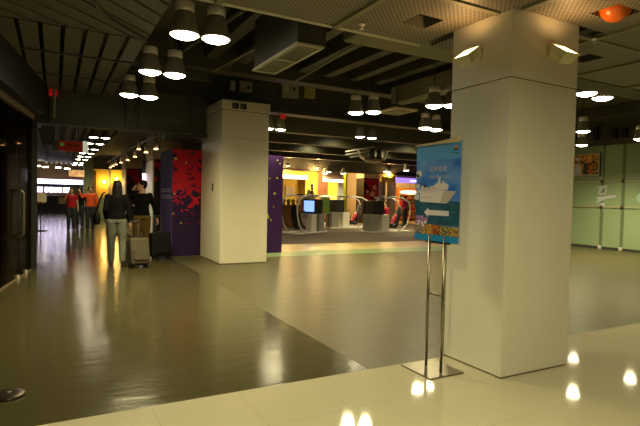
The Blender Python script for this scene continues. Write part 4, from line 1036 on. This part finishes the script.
    eb = MB().smooth()
    for s_ in (-1, 1): eb.ell(hp(s_*.030, .094, .008), (.011, .006, .007), R3, 8)
    eb.build('eyes', 'eye', t)
    MB().smooth().ell(hp(0, .104, -.052), (.021, .006, .006), R3, 8).build('mouth', 'lip', t)
    return t
# the two travellers seen from behind
wom = person('person in black jacket and pale jeans seen from behind, pulling a tan suitcase', (1.07, 10.36, 0), R(-4), 'c_black', 'c_jeans',
       {'L': ((-.215, -.05, 1.12), (-.20, .10, .93), (-1, 0, 0)), 'R': ((.225, -.02, 1.12), (.25, -.05, .86), (1, 0, 0))},
       {'L': ((-.10, .06, .47), (-.10, .17, .08)), 'R': ((.11, -.02, .48), (.12, -.16, .085))}, 0, 'long', 1.64, slim=1.02)
man = person('person in black jacket and khaki trousers with a hand raised to the face', (1.70, 11.5, 0), R(8), 'c_black', 'c_khaki',
       {'L': ((-.33, .10, 1.30), (-.15, .20, 1.50), (-.3, 1, 0)), 'R': ((.27, -.01, 1.12), (.33, -.02, .86), (1, 0, 0))},
       {'L': ((-.10, .03, .48), (-.11, .02, .08)), 'R': ((.11, .04, .48), (.13, .05, .08))}, R(75), 'short', 1.69)
# black shoulder bag
t = thing('shoulder_bag', 'black shoulder bag carried at the left hip of the person in pale jeans', 'bag', (.715, 10.46, .80))
MB().smooth().loft([(0, 0, 0, .05, .12), (0, 0, .05, .07, .17), (0, 0, .18, .065, .17), (0, 0, .27, .03, .14)]).build('body', 'case_black', t)
MB().smooth().tube([(0, -.12, .25), (.04, -.09, .42), (.10, -.07, .58), (.14, .0, .62), (.10, .07, .58), (.04, .09, .42), (0, .12, .25)], .012, 6).build('strap', 'case_black', t)
# tan suitcase
def suitcase(label, loc, rz, mname, wd, dp, ht, lean, hx, grp=None):
    t = thing('suitcase', label, 'suitcase', loc, rz)
    X = Matrix.Translation((0, 0, .06)) @ Matrix.Rotation(lean, 4, 'X')
    bd = MB().box(-wd/2, wd/2, -dp/2, dp/2, 0, ht, .035, X=X); bd.build('body', mname, t)
    MB().box(-wd*.38, wd*.38, -dp/2-.03, -dp/2, .06, ht*.55, .02, X=X).build('front_pocket', mname, t)
    b = MB()
    for x in (-.07, .07): b.tube([X @ Vector((x, dp*.3, ht-.02)), X @ Vector((x, dp*.3, ht+hx))], .008, 6)
    b.build('handle_rods', 'dark_grey', t)
    MB().box(-.09, .09, dp*.3-.015, dp*.3+.015, ht+hx-.01, ht+hx+.02, .006, X=X).build('handle_grip', 'black', t)
    for x in (-wd*.38, wd*.38): MB().smooth().cyl((x-.02, 0, .04), (x+.02, 0, .04), .04, seg=14).build('wheel', 'black', t)
    MB().smooth().tube([X @ Vector((-.07, 0, ht)), X @ Vector((-.04, 0, ht+.03)), X @ Vector((.04, 0, ht+.03)), X @ Vector((.07, 0, ht))], .01, 6).build('top_handle', 'black', t)
    return t
suitcase('tan wheeled suitcase pulled behind the person in pale jeans', (1.42, 9.88, 0), R(12), 'case_tan', .36, .28, .50, R(-14), .34)
suitcase('black wheeled suitcase standing beside the purple kiosk', (2.03, 11.08, 0), R(10), 'case_black', .42, .24, .52, R(-6), .36)
# the group coming towards the camera
person('person in red shirt and dark jeans walking towards us in the corridor', (.535, 20.2, 0), R(176), 'c_red', 'c_dark_jeans',
       {'L': ((-.22, 0, 1.12), (-.24, .04, .88), (-1, 0, 0)), 'R': ((.25, .06, 1.20), (.14, .12, 1.42), (0, 1, 0))}, None, 0, 'long', 1.56, sleeves=False)
person('person in orange-red long sleeved top walking with an arm raised', (1.17, 20.3, 0), R(184), 'c_orange', 'c_dark_jeans',
       {'L': ((-.24, 0, 1.12), (-.26, .06, .88), (-1, 0, 0)), 'R': ((.30, .04, 1.27), (.36, .02, 1.46), (0, 1, 0))}, None, 0, 'short', 1.63)
person('person in black between the red and orange shirts, further back', (.90, 22.2, 0), R(5), 'c_black', 'c_dark_jeans',
       {'L': ((-.24, 0, 1.12), (-.26, .04, .88), (-1, 0, 0)), 'R': ((.24, 0, 1.12), (.26, .04, .88), (1, 0, 0))}, None, 0, 'mid', 1.60)
# people in the hall
person('person in grey-beige top standing behind the blue screen', (9.86, 19.5, .01), R(160), 'c_grey', 'c_dark_jeans',
       {'L': ((-.23, .05, 1.14), (-.14, .25, 1.02), (0, 0, -1)), 'R': ((.23, .05, 1.14), (.14, .25, 1.02), (0, 0, -1))}, None, R(-20), 'short', 1.72)
person('person in lime green top beside the green patterned board', (10.38, 20.2, .01), R(190), 'c_green', 'c_dark_jeans',
       {'L': ((-.23, .05, 1.14), (-.14, .25, 1.02), (0, 0, -1)), 'R': ((.23, .05, 1.14), (.14, .25, 1.02), (0, 0, -1))}, None, R(10), 'short', 1.70)
person('person in pink top standing before the orange shop shelves', (16.7, 21.5, .01), R(20), 'c_pink', 'c_dark_jeans',
       {'L': ((-.23, .03, 1.14), (-.18, .20, .98), (-1, 0, 0)), 'R': ((.23, .03, 1.14), (.18, .20, .98), (1, 0, 0))}, None, 0, 'short', 1.62)
person('person in red top seated behind the nearest right simulator', (13.55, 18.9, .0), R(100), 'c_red', 'c_dark_jeans',
       {'L': ((-.22, .08, 1.12), (-.14, .34, 1.08), (0, 0, 1)), 'R': ((.22, .08, 1.12), (.14, .34, 1.08), (0, 0, 1))},
       {'L': ((-.10, .42, .46), (-.10, .44, .08)), 'R': ((.10, .42, .46), (.10, .44, .08))}, 0, 'short', 1.68, sit=True)
t = thing('stool', 'dark stool under the seated person in red', 'stool', (13.55, 18.9, .01)); MB().smooth().lathe([(.2, .29), (.21, .32), (.2, .35)], seg=16).build('seat', 'dark_grey', t); MB().cyl((0, 0, 0), (0, 0, .29), .04).build('column', 'dark_grey', t); MB().lathe([(.18, 0), (.18, .02)], seg=16).build('foot', 'dark_grey', t)
